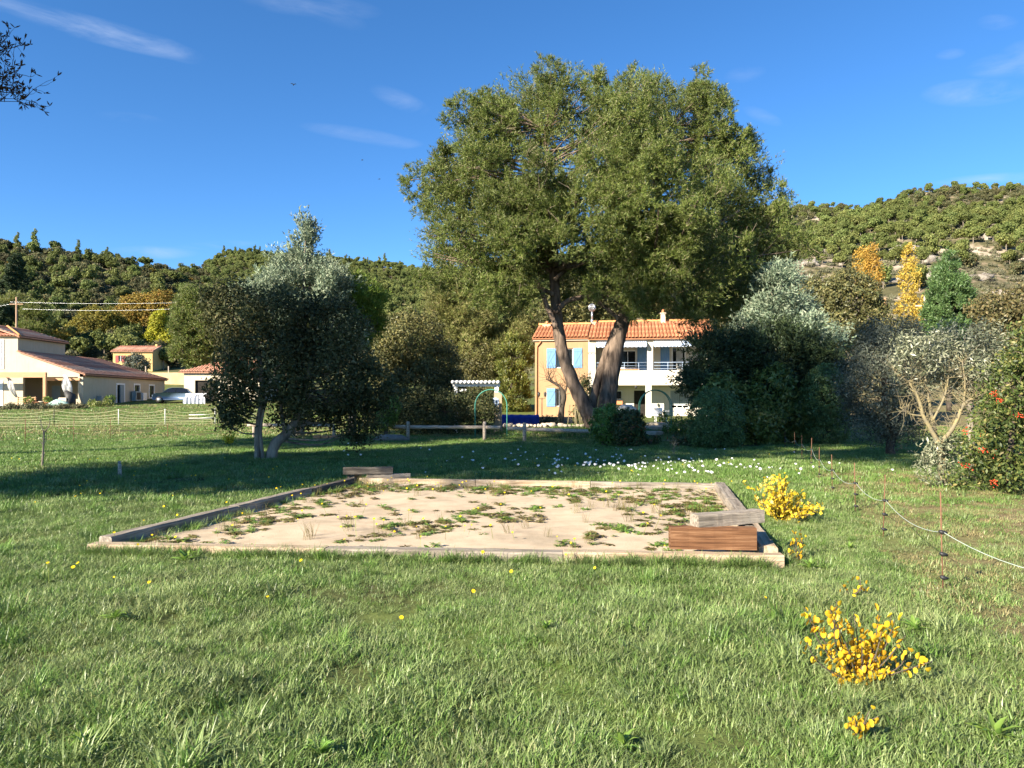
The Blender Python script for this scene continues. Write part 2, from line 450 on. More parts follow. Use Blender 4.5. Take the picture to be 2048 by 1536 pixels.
# ------------------------------------------------------------------ foliage builders
def quads(P, D, W, L, Wd, fold=0.0):
    """diamond leaves: centres P, long axes D, side axes W"""
    L = np.asarray(L).reshape(-1, 1); Wd = np.asarray(Wd).reshape(-1, 1)
    n = len(P)
    up = np.cross(D, W)
    V = np.stack([P - D * L / 2, P + W * Wd / 2 + up * fold * Wd, P + D * L / 2, P - W * Wd / 2 + up * fold * Wd], 1).reshape(-1, 3)
    Fq = np.arange(4 * n).reshape(n, 4)
    return V, Fq
def clumps(lobes, per_m2, rg, shell=(.72, 1.02), top=0.0):
    """clump centres on the skins of ellipsoids (c, r), leaving out those buried in another lobe"""
    C = []; O = []
    for li, (c, r) in enumerate(lobes):
        c = np.array(c); r = np.array(r)
        a = 4 * math.pi * ((((r[0] * r[1]) ** 1.6 + (r[0] * r[2]) ** 1.6 + (r[1] * r[2]) ** 1.6) / 3) ** (1 / 1.6))
        n = max(4, int(a * per_m2))
        d = unit(rg.normal(size=(n, 3)))
        d[:, 2] += top; d = unit(d)
        p = c + d * r * rg.uniform(*shell, (n, 1))
        keep = np.ones(n, bool)
        for lj, (c2, r2) in enumerate(lobes):
            if lj != li: keep &= (((p - c2) / (np.array(r2) * .62)) ** 2).sum(1) > 1
        C.append(p[keep]); O.append(unit(d / r)[keep])
    return np.concatenate(C), np.concatenate(O)
def leaf_crown(lobes, per_m2, rc, nleaf, L, W, rg, shell=(.72, 1.02), droop=0.0, outw=.9, rnd=.8, flat=1.0, fill=0.0, zmin=None):
    C, O = clumps(lobes, per_m2, rg, shell)
    k = rg.uniform(.6, 1.25, len(C)) * rc
    n = max(6, int(nleaf * .68)); L *= 1.15; W *= 1.17
    off = unit(rg.normal(size=(len(C), n, 3))) * (rg.uniform(0, 1, (len(C), n, 1)) ** .45)
    off[..., 2] *= flat
    P = (C[:, None] + off * k[:, None, None]).reshape(-1, 3)
    o = unit(off * .8 + O[:, None] * outw).reshape(-1, 3)
    if fill:
        nf = int(len(P) * fill); PP = []
        vol = np.array([np.prod(r) for _, r in lobes]); pick = rg.choice(len(lobes), nf, p=vol / vol.sum())
        c = np.array([l[0] for l in lobes])[pick]; r = np.array([l[1] for l in lobes])[pick]
        d = unit(rg.normal(size=(nf, 3)))
        P = np.concatenate([P, c + d * r * (rg.uniform(.2, .95, (nf, 1)) ** .5)]); o = np.concatenate([o, d])
    nr = unit(o + rg.normal(size=P.shape) * rnd)
    D = rg.normal(size=P.shape); D[:, 2] -= droop
    D = unit(D - nr * (D * nr).sum(1, keepdims=True))
    Wv = np.cross(nr, D)
    s = rg.uniform(.65, 1.3, len(P))
    if zmin is not None:
        kk = P[:, 2] > zmin; P, D, Wv, s = P[kk], D[kk], Wv[kk], s[kk]
    return quads(P, D, Wv, L * s, W * s, .12)
def pine_crown(lobes, per_m2, rc, nshoot, rg, slen=(.3, .6), nl=.17, nw=.022, k=11, up=.55, shell=(.55, 1.03), cut=None, rnd=.35, zs=.8):
    """shoots of needles: each shoot an axis with needles fanning forward around it"""
    C, O = clumps(lobes, per_m2, rg, shell)
    if cut is not None:
        kk = cut(C); C, O = C[kk], O[kk]
    r = rg.uniform(.55, 1.3, len(C)) * rc
    off = unit(rg.normal(size=(len(C), nshoot, 3))) * (rg.uniform(0, 1, (len(C), nshoot, 1)) ** .5)
    off[..., 2] *= zs
    P = (C[:, None] + off * r[:, None, None]).reshape(-1, 3)
    A = (off * .5 + O[:, None] * .6 + rg.normal(size=off.shape) * rnd).reshape(-1, 3)
    A[:, 2] += up
    A = unit(A)
    S = len(P)
    sl = rg.uniform(*slen, (S, 1, 1))
    tt = rg.uniform(0, 1, (S, k, 1))
    q = rg.normal(size=(S, k, 3)); q = unit(q - A[:, None] * (q * A[:, None]).sum(2, keepdims=True))
    base = P[:, None] + A[:, None] * tt * sl
    dr = unit(A[:, None] * .75 + q * .75)
    ln = nl * rg.uniform(.7, 1.25, (S, k, 1))
    sd = unit(np.cross(dr, rg.normal(size=dr.shape)))
    V = np.stack([base - sd * nw * .5, base + sd * nw * .5, base + dr * ln], 2).reshape(-1, 3)
    return C, (V, np.arange(len(V)).reshape(-1, 3))
def lob(px, py, rx, ry, Y, dy=0.0, rd=None):
    p = ray(px, py, Y + dy); k = (Y + dy) / F
    return (np.array(p), np.array((rx * k, (rd if rd else (rx + ry) / 2 * k), ry * k)))
def branches(mb, trunk_pts, C, rg, frac=.5, r0=.05, n=5, bow=.15, zlow=None):
    """limbs from the nearest lower trunk point out to the clumps"""
    T = np.array(trunk_pts)
    for c in C:
        if rg.rand() > frac or (zlow is not None and c[2] < zlow): continue
        d = np.linalg.norm(T[:, :3] - c, axis=1) + np.where(T[:, 2] > c[2] - .2, 6, 0)
        a = T[np.argmin(d)]
        L = np.linalg.norm(c - a[:3])
        mid = (a[:3] + c) / 2 + rg.normal(size=3) * L * bow * .5 + np.array((0, 0, -L * bow * .4))
        rr = min(a[3] * .6, r0 * (.5 + L * .25))
        q = smoothpath([(*a[:3], rr), (*mid, rr * .65), (*c, rr * .2)], 4)
        mb.tube(q[:, :3], q[:, 3], n, cap=False)
def tree(name, label, cat, base, trunks, crown_vf, leafmat, bark, C=None, rg=None, frac=.4, r0=.05, group=None, zlow=None):
    """Empty at the foot > trunk, limbs, crown"""
    t = empty(name, base, label=label, cat=cat, group=group)
    off = -Vector(base)
    allp = []
    for k, P in enumerate(trunks):
        mb = MB(); q = smoothpath(P, 5)
        mb.tube([Vector(p[:3]) + off for p in q], q[:, 3], 12, seed=k + 3, rough=.16)
        mb.build('trunk', bark, t); allp += list(q)
    if C is not None and len(allp):
        mb = MB(); branches(mb, allp, C, rg, frac, r0, zlow=zlow)
        if mb.n:
            mb.v = [(x + off.x, y + off.y, z + off.z) for x, y, z in mb.v]
            mb.build('limbs', bark, t)
    V, Fq = crown_vf
    link('crown', mesh_np('crown', V + np.array(off), Fq, leafmat), t)
    return t

# ------------------------------------------------------------------ the sand pitch with its timber border
FL, FR, BR, BL = Vector((-4.40, 7.95, 0)), Vector((2.52, 7.32, 0)), Vector((3.72, 13.45, 0)), Vector((-3.05, 14.45, 0))
m, t = new_mat('pale_sand')
n1 = noise(t, 3, 6, .6); n2 = noise(t, 60, 3, .6); n3 = noise(t, .9, 5, .65)
c = ramp(t, n1, [(.3, (.40, .30, .19)), (.55, (.55, .43, .285)), (.8, (.63, .50, .345))])
c = mixc(t, ramp(t, n3, [(.52, (0, 0, 0)), (.64, (.55, .55, .55))]), c, (.20, .155, .09))
c = mixc(t, .35, c, mixc(t, n2, (.25, .19, .13), (.75, .62, .48)))
finish(t, c, .95, .1, n2, .5, .01)
def bil(a, b): return FL * (1 - a) * (1 - b) + FR * a * (1 - b) + BR * a * b + BL * (1 - a) * b
V = []; nn = 60
for j in range(nn + 1):
    for k in range(nn + 1):
        p = bil(k / nn, j / nn)
        V.append((p.x, p.y, .035 + .008 * math.sin(p.x * 3.1 + p.y) + .008 * math.sin(p.y * 4.3 - p.x * 2)))
i = np.arange(nn * (nn + 1)).reshape(nn, nn + 1)[:, :-1].ravel()
pitch = link('sand_pitch', mesh_np('sand_pitch', np.array(V), np.stack([i, i + 1, i + nn + 2, i + nn + 1], -1), m, smooth=True), label='bare sandy playing pitch inside the timber border', kind='structure')

def wood(name, a, b, c, scale=3, st=(.6, 9, 9)):
    m, t = new_mat(name)
    tcn = N(t, 'ShaderNodeTexCoord').outputs['Object']
    n = noise(t, scale, 7, .6, vec=tcn, stretch=st, dist=.6)
    n2 = noise(t, scale * 5, 5, .6, vec=tcn, stretch=st)
    n3 = noise(t, 2.5, 4, .6, vec=tcn)
    col = ramp(t, n, [(.36, a), (.5, b), (.64, c)])
    col = mixc(t, ramp(t, n2, [(.55, (0, 0, 0)), (.7, (.5, .5, .5))]), col, tuple(x * .45 for x in a))
    col = mixc(t, ramp(t, n3, [(.4, (0, 0, 0)), (.7, (.5, .5, .5))]), col, b)
    finish(t, col, .85, .2, n2, .7, .008)
    return m
WPALE = wood('bleached_timber', (.24, .17, .105), (.40, .305, .205), (.50, .40, .29))
WGREY = wood('grey_timber', (.12, .10, .08), (.26, .22, .175), (.38, .33, .27))
WDARK = wood('dark_timber', (.045, .038, .032), (.10, .085, .07), (.18, .155, .125))
WRED = wood('red_brown_timber', (.055, .022, .010), (.16, .075, .035), (.29, .16, .085), 2.2, (.45, 5, 18))
def beam_mesh(name, L, w, h, mat, seed, notch=None):
    """a sawn baulk along X with worn, uneven edges"""
    rn = random.Random(seed); n = 14; mb = MB(); V = []
    for k in range(n + 1):
        x = L * k / n - L / 2
        j = lambda s=.003: rn.uniform(-s, s)
        b = .012 + rn.random() * .01
        V += [(x, -w / 2 + j(), 0), (x, -w / 2 + j(), h - b + j()), (x, -w / 2 + b, h + j()), (x, w / 2 - b, h + j()), (x, w / 2 + j(), h - b + j()), (x, w / 2 + j(), 0)]
    Fs = [tuple(range(5, -1, -1))[::-1], tuple(n * 6 + q for q in range(6))[::-1]]
    for k in range(n):
        for q in range(6):
            r = (q + 1) % 6
            Fs.append((k * 6 + q, (k + 1) * 6 + q, (k + 1) * 6 + r, k * 6 + r))
    mb.add(V, [tuple(reversed(f)) for f in Fs])
    return mb.mesh(name, mat)
def baulk(name, a, b, w, h, mat, seed, z=0.0, parent=None, tilt=0.0, **kw):
    a = Vector((a[0], a[1], 0)); b = Vector((b[0], b[1], 0)); d = b - a
    o = link(name, beam_mesh(name, d.length, w, h, mat, seed), parent, **kw)
    o.location = ((a.x + b.x) / 2, (a.y + b.y) / 2, z); o.rotation_euler = (0, tilt, math.atan2(d.y, d.x))
    return o
bord = empty('timber_border', (0, 0, 0), label='low border of weathered timber sleepers round the sandy pitch', cat='border')
def run(a, b, cuts, mats, w, h, seed, z=0.0):
    d = (b - a); n = d.normalized()
    for k in range(len(cuts) - 1):
        p = a + d * cuts[k] + n * .006; q = a + d * cuts[k + 1] - n * .006
        s = Vector((-n.y, n.x, 0)) * random.Random(seed + k).uniform(-.02, .02)
        baulk('sleeper', p + s, q + s, w, h * random.Random(seed + k).uniform(.93, 1.06), mats[k % len(mats)], seed * 10 + k, z, bord)
u = (FR - FL).normalized()
run(FL - u * .05, FR + u * .12, [0, .36, .70, 1], [WPALE, WGREY, WPALE], .17, .115, 3)
v = (BL - FL).normalized()
run(FL + v * .12, BL - v * .05, [0, .38, .72, 1], [WGREY, WGREY, WDARK], .16, .15, 5)
v2 = (BR - FR).normalized()
run(FR + v2 * .16, BR - v2 * .05, [0, .30, .62, 1], [WPALE, WGREY, WGREY], .18, .17, 7)
run(BL + Vector((.1, .1, 0)), BR + Vector((0, .1, 0)), [0, .34, .66, 1], [WPALE, WPALE, WGREY], .15, .13, 9)

# low bench of baulks at the near right corner: two blocks laid on edge and one across the top
b1 = empty('timber_bench', (2.0, 7.55, 0), label='weathered low bench of stacked baulks on the near right corner of the pitch', cat='bench')
o = baulk('support_block', (-.45 + .03, -.03), (.42, -.08), .15, .215, WRED, 31, .138, b1, label='reddish brown baulk with strong grain under the bench top')
o = baulk('support_block', (.40, .06), (.49, .50), .13, .21, WDARK, 32, .138, b1)
o = baulk('seat_beam', (-.17, -.03), (.56, .20), .17, .125, WGREY, 33, .358, b1)
o.rotation_euler.y = R(-1.5)
b2 = empty('timber_bench', (-2.85, 14.6, 0), label='dark low bench of stacked baulks at the far left corner of the pitch', cat='bench')
baulk('support_block', (-.28, -.05), (-.20, .30), .15, .20, WDARK, 41, .0, b2)
baulk('support_block', (.02, .0), (.86, .10), .14, .20, WGREY, 42, .0, b2)
baulk('seat_beam', (-.42, -.05), (.52, .08), .2, .125, WDARK, 43, .203, b2)

# ------------------------------------------------------------------ rail fence before the house
WRAIL = wood('fence_timber', (.22, .17, .13), (.40, .33, .26), (.54, .46, .37), 4)
def rail_fence(label, posts, rails, h=.78):
    f0 = foot(*posts[0]) if posts else foot(*rails[0][:2])
    t = empty('rail_fence', f0, label=label, cat='fence')
    for px, Y in posts:
        p = foot(px, Y) - f0
        q = [(p.x, p.y, p.z - .1, .075), (p.x, p.y, p.z + h - .03, .072), (p.x, p.y, p.z + h, .055)]
        mb = MB(); mb.tube([a[:3] for a in q], [a[3] for a in q], 12, rough=.06, seed=int(px)); mb.build('post', WRAIL, t)
    for k, (px0, Y0, px1, Y1, zz) in enumerate(rails):
        a = foot(px0, Y0) - f0; b = foot(px1, Y1) - f0
        mb = MB(); n = 9
        pts = [a.lerp(b, i / n) + Vector((0, 0, zz + .006 * math.sin(i * 2.1 + k))) for i in range(n + 1)]
        mb.tube(pts, [.072] * (n + 1), 10, rough=.1, seed=k + 5); mb.build('rail', WRAIL, t)
rail_fence('low post and rail fence of round logs in front of the pine', [(816, 30.5), (969, 30.2), (1049, 29.2), (1206, 27.4)],
           [(787, 30.6, 812, 30.5, .56), (820, 30.5, 966, 30.25, .55), (972, 30.2, 1002, 29.9, .55), (1016, 29.7, 1046, 29.25, .53), (1053, 29.2, 1203, 27.45, .52), (1209, 27.4, 1238, 27.2, .50)])
rail_fence('log rail of the fence seen behind the two-stemmed tree', [(508, 31.8), (588, 31.6), (668, 31.4)],
           [(494, 31.8, 585, 31.6, .58), (591, 31.6, 664, 31.4, .58)], .62)

# ------------------------------------------------------------------ plaster, tiles, glass
def plaster(name, a, b):
    m, t = new_mat(name)
    n = noise(t, 1.1, 6, .6); n2 = noise(t, 45, 3, .6)
    streak = noise(t, 2.2, 4, .6, stretch=(3, 3, .25))
    c = ramp(t, n, [(.3, a), (.7, b)])
    c = mixc(t, ramp(t, streak, [(.5, (0, 0, 0)), (.75, (.35, .35, .35))]), c, tuple(x * .72 for x in a))
    finish(t, c, .9, .15, n2, .35, .006)
    return m
P_ORANGE = plaster('ochre_render', (.40, .235, .125), (.45, .275, .15))
P_WHITE = plaster('cream_white_render', (.60, .545, .44), (.66, .61, .51))
P_BEIGE = plaster('beige_render', (.50, .42, .30), (.55, .47, .345))
P_PALE = plaster('pale_render', (.55, .47, .345), (.60, .52, .40))
P_YELLOW = plaster('yellow_render', (.50, .35, .14), (.55, .40, .18))
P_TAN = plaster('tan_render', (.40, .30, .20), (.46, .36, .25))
def tiles(name, stops):
    m, t = new_mat(name)
    g = N(t, 'ShaderNodeNewGeometry')
    r = ramp(t, g.outputs['Random Per Island'], stops)
    n = noise(t, 3.2, 6, .65); n2 = noise(t, 30, 4)
    oi = N(t, 'ShaderNodeObjectInfo')
    c = mixc(t, ramp(t, n, [(.5, (0, 0, 0)), (.72, (.55, .55, .55))]), r, (.16, .10, .065))
    h = N(t, 'ShaderNodeHueSaturation'); t.links.new(c, h.inputs['Color'])
    v = N(t, 'ShaderNodeMapRange'); v.inputs[3].default_value = .8; v.inputs[4].default_value = 1.15
    t.links.new(oi.outputs['Random'], v.inputs[0]); t.links.new(v.outputs[0], h.inputs['Value'])
    finish(t, h.outputs[0], .85, .2, n2, .4, .01)
    return m
T_MAIN = tiles('roof_tiles', [(0, (.34, .125, .06)), (.5, (.44, .18, .09)), (.85, (.50, .24, .12)), (1, (.42, .28, .17))])
T_LEFT = tiles('old_roof_tiles', [(0, (.44, .20, .13)), (.5, (.56, .29, .19)), (.85, (.64, .38, .26)), (1, (.50, .37, .27))])
T_RIDGE = tiles('ridge_tiles', [(0, (.58, .26, .09)), (1, (.68, .33, .13))])
BLUE = wood('blue_shutter_paint', (.13, .26, .48), (.17, .32, .55), (.21, .37, .60), 3, (9, 9, .6))
WHITEP = plain('white_paint', (.78, .77, .74), (.83, .82, .80), 5, .5, .4, .1)
GREYSH = plain('grey_shutter', (.26, .30, .30), (.32, .36, .36), 5, .7, .3, .1)
REDSH = plain('red_shutter', (.36, .05, .05), (.42, .07, .07), 5, .7, .3, .1)
TERRA = plain('terracotta', (.50, .20, .09), (.60, .27, .13), 6, .85, .2)
BROWNW = plain('stained_timber', (.44, .24, .12), (.54, .32, .17), 4, .7, .3, .3, .005, stretch=(.5, 8, 8))
IRON = plain('dark_iron', (.02, .02, .02), (.05, .045, .04), 8, .6, .4)
STEEL = plain('pale_steel', (.40, .41, .42), (.55, .56, .57), 8, .35, .5, .1, metallic=.7)
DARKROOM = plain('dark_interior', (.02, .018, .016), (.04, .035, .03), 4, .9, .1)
BLUESTEEL = plain('blue_steel', (.30, .38, .50), (.38, .46, .58), 8, .45, .5, .1)
m, t = new_mat('window_glass'); finish(t, (.012, .014, .016), .06, .6); GLASS = m
m, t = new_mat('curtain_cloth'); finish(t, (.82, .81, .78), .8, .1, trans=.35); CLOTH = m
def awning_mat():
    m, t = new_mat('striped_awning')
    w = N(t, 'ShaderNodeTexWave', Scale=2.2, Distortion=0.0); w.bands_direction = 'X'
    t.links.new(N(t, 'ShaderNodeTexCoord').outputs['Object'], w.inputs['Vector'])
    finish(t, ramp(t, w.outputs['Fac'], [(.4, (.80, .82, .86)), (.6, (.30, .42, .66))]), .8, .1, trans=.25)
    return m
AWN = awning_mat()
def tile_column(L, r, n, seed=0, seg=.42, rise=.85):
    """a column of overlapping half-round tiles rising along +Y"""
    mb = MB(); rn = random.Random(seed); k = max(1, round(L / seg)); s = L / k
    for i in range(k):
        y0, y1 = i * s - (.06 if i else 0), (i + 1) * s
        r0, r1 = r * 1.04, r * .86; V = []; j = rn.uniform(-.008, .008)
        for y, rr, zz in ((y0, r0, .018), (y1, r1, 0)):
            for q in range(n + 1):
                a = math.pi * q / n
                V.append((math.cos(a) * rr + j, y, math.sin(a) * rr * rise + zz))
        for q in range(n + 1):
            a = math.pi * q / n
            V.append((math.cos(a) * (r0 - .02) + j, y0, math.sin(a) * (r0 - .02) * rise + .018))
        Fs = [(q, q + 1, n + 2 + q, n + 1 + q)[::-1] for q in range(n)] + [(q, q + 1, 2 * n + 3 + q, 2 * n + 2 + q) for q in range(n)]
        mb.add(V, Fs, True)
    return mb
def tiled_slope(parent, u0, u1, v0, z0, L, pitch, mat, step, r, name='tile_column', flip=False, sheet=True, hipl=0.0, hipr=0.0, axis='x', nseg=6):
    """roof plane: eave from u0 to u1 at depth v0 and height z0, rising along the slope for L; columns are parts"""
    n = int(round((u1 - u0) / step)); st = (u1 - u0) / n
    protos = [tile_column(L, r, nseg, k).mesh(name, mat) for k in range(3)] if not (hipl or hipr) else None
    cp, sp = math.cos(pitch), math.sin(pitch)
    def place(o, u):
        if axis == 'x': o.location = (u, v0, z0); o.rotation_euler = (pitch, 0, 0)
        else: o.location = (v0, u, z0); o.rotation_euler = (pitch, 0, R(90))       # rises toward -X
    if sheet:
        mb = MB()
        V = [(u0, 0, -.03), (u1, 0, -.03), (u1 - hipr, L, -.03), (u0 + hipl, L, -.03), (u0, 0, -.10), (u1, 0, -.10), (u1 - hipr, L, -.10), (u0 + hipl, L, -.10)]
        mb.add(V, [(0, 1, 2, 3), (7, 6, 5, 4), (0, 4, 5, 1), (1, 5, 6, 2), (2, 6, 7, 3), (3, 7, 4, 0)])
        o = mb.build('roof_deck', mat, parent); place(o, 0)
    for k in range(n):
        u = u0 + (k + .5) * st
        l = L
        if hipl: l = min(l, L * max(.12, (u - u0) / hipl))
        if hipr: l = min(l, L * max(.12, (u1 - u) / hipr))
        o = link(name, protos[k % 3] if protos else tile_column(l, r, nseg, k).mesh(name, mat), parent)
        place(o, u)
def window(parent, x0, x1, z0, z1, y, frame, n=2, fw=.06, glass=None, name='window', sill=False):
    """casement in the plane y (facing -Y): frame > pane, bar"""
    w = MB()
    for a, b in (((x0, y - .05, z0), (x0 + fw, y + .03, z1)), ((x1 - fw, y - .05, z0), (x1, y + .03, z1)), ((x0 + fw, y - .05, z0), (x1 - fw, y + .03, z0 + fw)), ((x0 + fw, y - .05, z1 - fw), (x1 - fw, y + .03, z1))): w.box(a, b)
    f = w.build(name, frame, parent)
    W = (x1 - x0 - 2 * fw) / n
    for k in range(n):
        a = x0 + fw + k * W; e = .022 if n > 1 else 0
        boxpart('pane', (a + (e if k else 0), y - .005, z0 + fw), (a + W - (e if k < n - 1 else 0), y + .012, z1 - fw), glass or GLASS, f)
        if k: boxpart('glazing_bar', (a - .022, y - .045, z0 + fw), (a + .022, y + .02, z1 - fw), frame, f)
    return f
def shutter(parent, x0, x1, z0, z1, y, mat, brace=True):
    n = max(3, int((x1 - x0) / .13)); w = (x1 - x0) / n
    s = empty('shutter', (0, 0, 0)); s.parent = parent
    for k in range(n):
        boxpart('plank', (x0 + k * w + .004, y - .03, z0), (x0 + (k + 1) * w - .004, y, z1), mat, s)
    if brace:
        for zz in (z0 + (z1 - z0) * .14, z0 + (z1 - z0) * .86):
            boxpart('batten', (x0 + .02, y - .052, zz - .05), (x1 - .02, y - .032, zz + .05), mat, s)
        a = Vector((x0 + .06, y - .05, z0 + (z1 - z0) * .18)); b = Vector((x1 - .06, y - .05, z0 + (z1 - z0) * .82)); d = b - a
        mb = MB(); M = Matrix.Translation(a) @ Matrix.Rotation(-math.atan2(d.z, d.x), 4, 'Y'); mb.box((0, 0, -.045), (d.length, .018, .045), M)
        mb.build('brace', mat, s)
    return s

# ------------------------------------------------------------------ the ochre and white house
HA = R(9.0); ca, sa = math.cos(HA), math.sin(HA)
H0 = foot(1070, 54.0)
house = empty('villa', H0, -HA, label='two-storey ochre and white house with blue shutters behind the big pine', cat='house')
def hx(px, v=0.0):
    """distance along the facade of picture column px, v metres behind the facade"""
    k = (px - CX) / F
    return (k * (H0.y + v * ca) - H0.x - v * sa) / (ca + k * sa)
def hz(py, px, v=0.0):
    u = hx(px, v); Y = H0.y - u * sa + v * ca
    return EYE + (HY - py) / F * Y - H0.z
ZB = -.35
uo = hx(1176.5)
ze = hz(677, 1120)                                        # ochre eave
# ochre wing: walls with openings (front), parts
def wall_with_holes(name, x0, x1, z0, z1, y0, y1, holes, mat, parent):
    xs = sorted({x0, x1, *[h[0] for h in holes], *[h[1] for h in holes]}); zs = sorted({z0, z1, *[h[2] for h in holes], *[h[3] for h in holes]})
    V = []; Fs = []
    def solid(i, j):
        if not (0 <= i < len(xs) - 1 and 0 <= j < len(zs) - 1): return False
        cx, cz = (xs[i] + xs[i + 1]) / 2, (zs[j] + zs[j + 1]) / 2
        return not any(h[0] < cx < h[1] and h[2] < cz < h[3] for h in holes)
    for i in range(len(xs) - 1):
        for j in range(len(zs) - 1):
            if not solid(i, j): continue
            a, b, c, d = xs[i], xs[i + 1], zs[j], zs[j + 1]
            def q(*p):
                n = len(V); V.extend(p); Fs.append((n, n + 1, n + 2, n + 3))
            q((a, y0, c), (b, y0, c), (b, y0, d), (a, y0, d)); q((a, y1, d), (b, y1, d), (b, y1, c), (a, y1, c))
            if not solid(i - 1, j): q((a, y1, c), (a, y0, c), (a, y0, d), (a, y1, d))
            if not solid(i + 1, j): q((b, y0, c), (b, y1, c), (b, y1, d), (b, y0, d))
            if not solid(i, j - 1): q((a, y1, c), (b, y1, c), (b, y0, c), (a, y0, c))
            if not solid(i, j + 1): q((a, y0, d), (b, y0, d), (b, y1, d), (a, y1, d))
    return MB().add(V, Fs).build(name, mat, parent)
w1 = (hx(1112), hx(1146), hz(736, 1128), hz(697, 1128))
w2 = (hx(1111), hx(1126), hz(813, 1115), hz(777, 1115))
wall_with_holes('wall', 0, uo, ZB, ze, 0, .3, [w1, w2], P_ORANGE, house)
boxpart('side_wall', (0, .303, ZB), (.3, 7.6, ze + .02), P_ORANGE, house)
gb = MB(); gb.add([(0.004, .0, ze), (.296, 0, ze), (0.004, 7.6, ze), (.296, 7.6, ze), (.004, 3.9, ze + 1.25), (.296, 3.9, ze + 1.25)], [(0, 4, 2), (1, 3, 5), (0, 1, 5, 4), (5, 3, 2, 4)]); gb.build('gable', P_ORANGE, house)
boxpart('cornice', (-.12, -.14, ze - .17), (uo + .0, -.002, ze - .01), P_PALE, house)
window(house, *w1, .14, WHITEP, 2); window(house, *w2, .14, WHITEP, 2)
shutter(house, hx(1093.5), hx(1111.5), w1[2], w1[3] + .02, -.01, BLUE); shutter(house, hx(1146.5), hx(1164.5), w1[2], w1[3] + .02, -.01, BLUE)
shutter(house, hx(1093.5), hx(1110.5), w2[2], w2[3] + .02, -.01, BLUE)
for k in range(4): boxpart('window_bar', (w2[0] + .1 + k * .12, .03, w2[2]), (w2[0] + .12 + k * .12, .05, w2[3]), IRON, house)
gut = MB(); x = hx(1075); gut.tube([(.42, -.10, ze - .2), (.36, -.08, ze - .32), (.16, -.06, ze - .55), (.14, -.06, ze - 1.0), (.14, -.06, ZB + .2)], .045, 8); gut.build('downpipe', TERRA, house)
# white wing
ul, ur = uo, hx(1425)
zw = hz(681, 1250)                                        # underside of the white eave
zs = hz(741, 1250); zg = hz(770.5, 1250)                  # balcony parapet top and underside
RD_ = 2.1                                                 # depth of the loggia
p_l = (ul + .003, hx(1191)); p_m = (hx(1294.5), hx(1306)); g_m = (hx(1291), hx(1303))
boxpart('pier', (p_l[0], 0, ZB), (p_l[1], .35, zw), P_WHITE, house)
boxpart('pier', (p_m[0], .02, zs), (p_m[1], .34, zw), P_WHITE, house)
boxpart('pier', (g_m[0], .02, ZB), (g_m[1], .36, zg), P_WHITE, house)
boxpart('pier', (ur - .5, .02, ZB), (ur, .36, zw), P_WHITE, house)
boxpart('parapet', (p_l[1] + .002, .03, zg), (ur - .502, .22, zs), P_WHITE, house)
boxpart('balcony_floor', (p_l[1] + .002, .222, zg + .02), (ur - .01, RD_ - .002, zg + .26), P_WHITE, house)
boxpart('lintel', (p_l[1] + .002, .01, zw - .28), (ur - .502, .35, zw - .003), P_WHITE, house)
boxpart('loggia_ceiling', (p_l[1] + .002, .352, zw - .12), (ur - .01, RD_ - .002, zw - .005), P_WHITE, house)
bw = RD_
def H(px0, px1, py0, py1, v=bw):
    return (hx(px0, v), hx(px1, v), hz(py1, (px0 + px1) / 2, v), hz(py0, (px0 + px1) / 2, v))
wa = H(1238, 1273, 700, 737); wb = H(1343, 1372, 694, 747); wc = H(1226, 1244, 781, 799); wd = H(1268, 1291, 781, 837); we = H(1341, 1378, 781, 817)
wall_with_holes('back_wall', ul + .3, ur, ZB, zw, bw, bw + .25, [wa, wb, wc, (wd[0], wd[1], ZB + .3, wd[3]), we], P_WHITE, house)
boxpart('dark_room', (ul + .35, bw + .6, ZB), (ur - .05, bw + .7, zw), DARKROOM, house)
window(house, *wa, bw + .1, WHITEP, 2, .09); window(house, *wb, bw + .1, WHITEP, 2, .10); window(house, *wc, bw + .1, WHITEP, 1)
boxpart('door', (wd[0], bw + .12, ZB + .3), (wd[1], bw + .17, wd[3]), DARKROOM, house)
shutter(house, *H(1274.5, 1294, 694, 741.5), bw - .01, BLUE); shutter(house, *H(1321, 1339, 694, 745), bw - .01, BLUE)
shutter(house, we[0], (we[0] + we[1]) / 2 - .01, we[2] + .3, we[3], bw + .05, GREYSH, False); shutter(house, (we[0] + we[1]) / 2 + .01, we[1], we[2] + .3, we[3], bw + .05, GREYSH, False)
window(house, we[0], we[1], we[2], we[2] + .29, bw + .1, WHITEP, 3)
boxpart('window_sill', (wa[0] - .15, bw - .2, wa[2] - .12), (wa[1] + .2, bw - .003, wa[2] - .02), TERRA, house)
bx = H(1229, 1245, 801, 809); boxpart('planter_box', (bx[0], bw - .3, bx[2]), (bx[1], bw - .05, bx[3]), TERRA, house)
# white curtain hanging in the right-hand french window
mb = MB(); c0, c1 = hx(1352, bw), hx(1366, bw); V = []; Fs = []
for k in range(25):
    x = c0 + (c1 - c0) * k / 24; yy = bw - .25 + .05 * math.sin(k * 1.9)
    V += [(x, yy, wb[2] + .05), (x + .05 * math.sin(k), yy, wb[3] - .02)]
for k in range(24): Fs.append((2 * k, 2 * k + 2, 2 * k + 3, 2 * k + 1))
mb.add(V, Fs, True); mb.build('curtain', CLOTH, house)
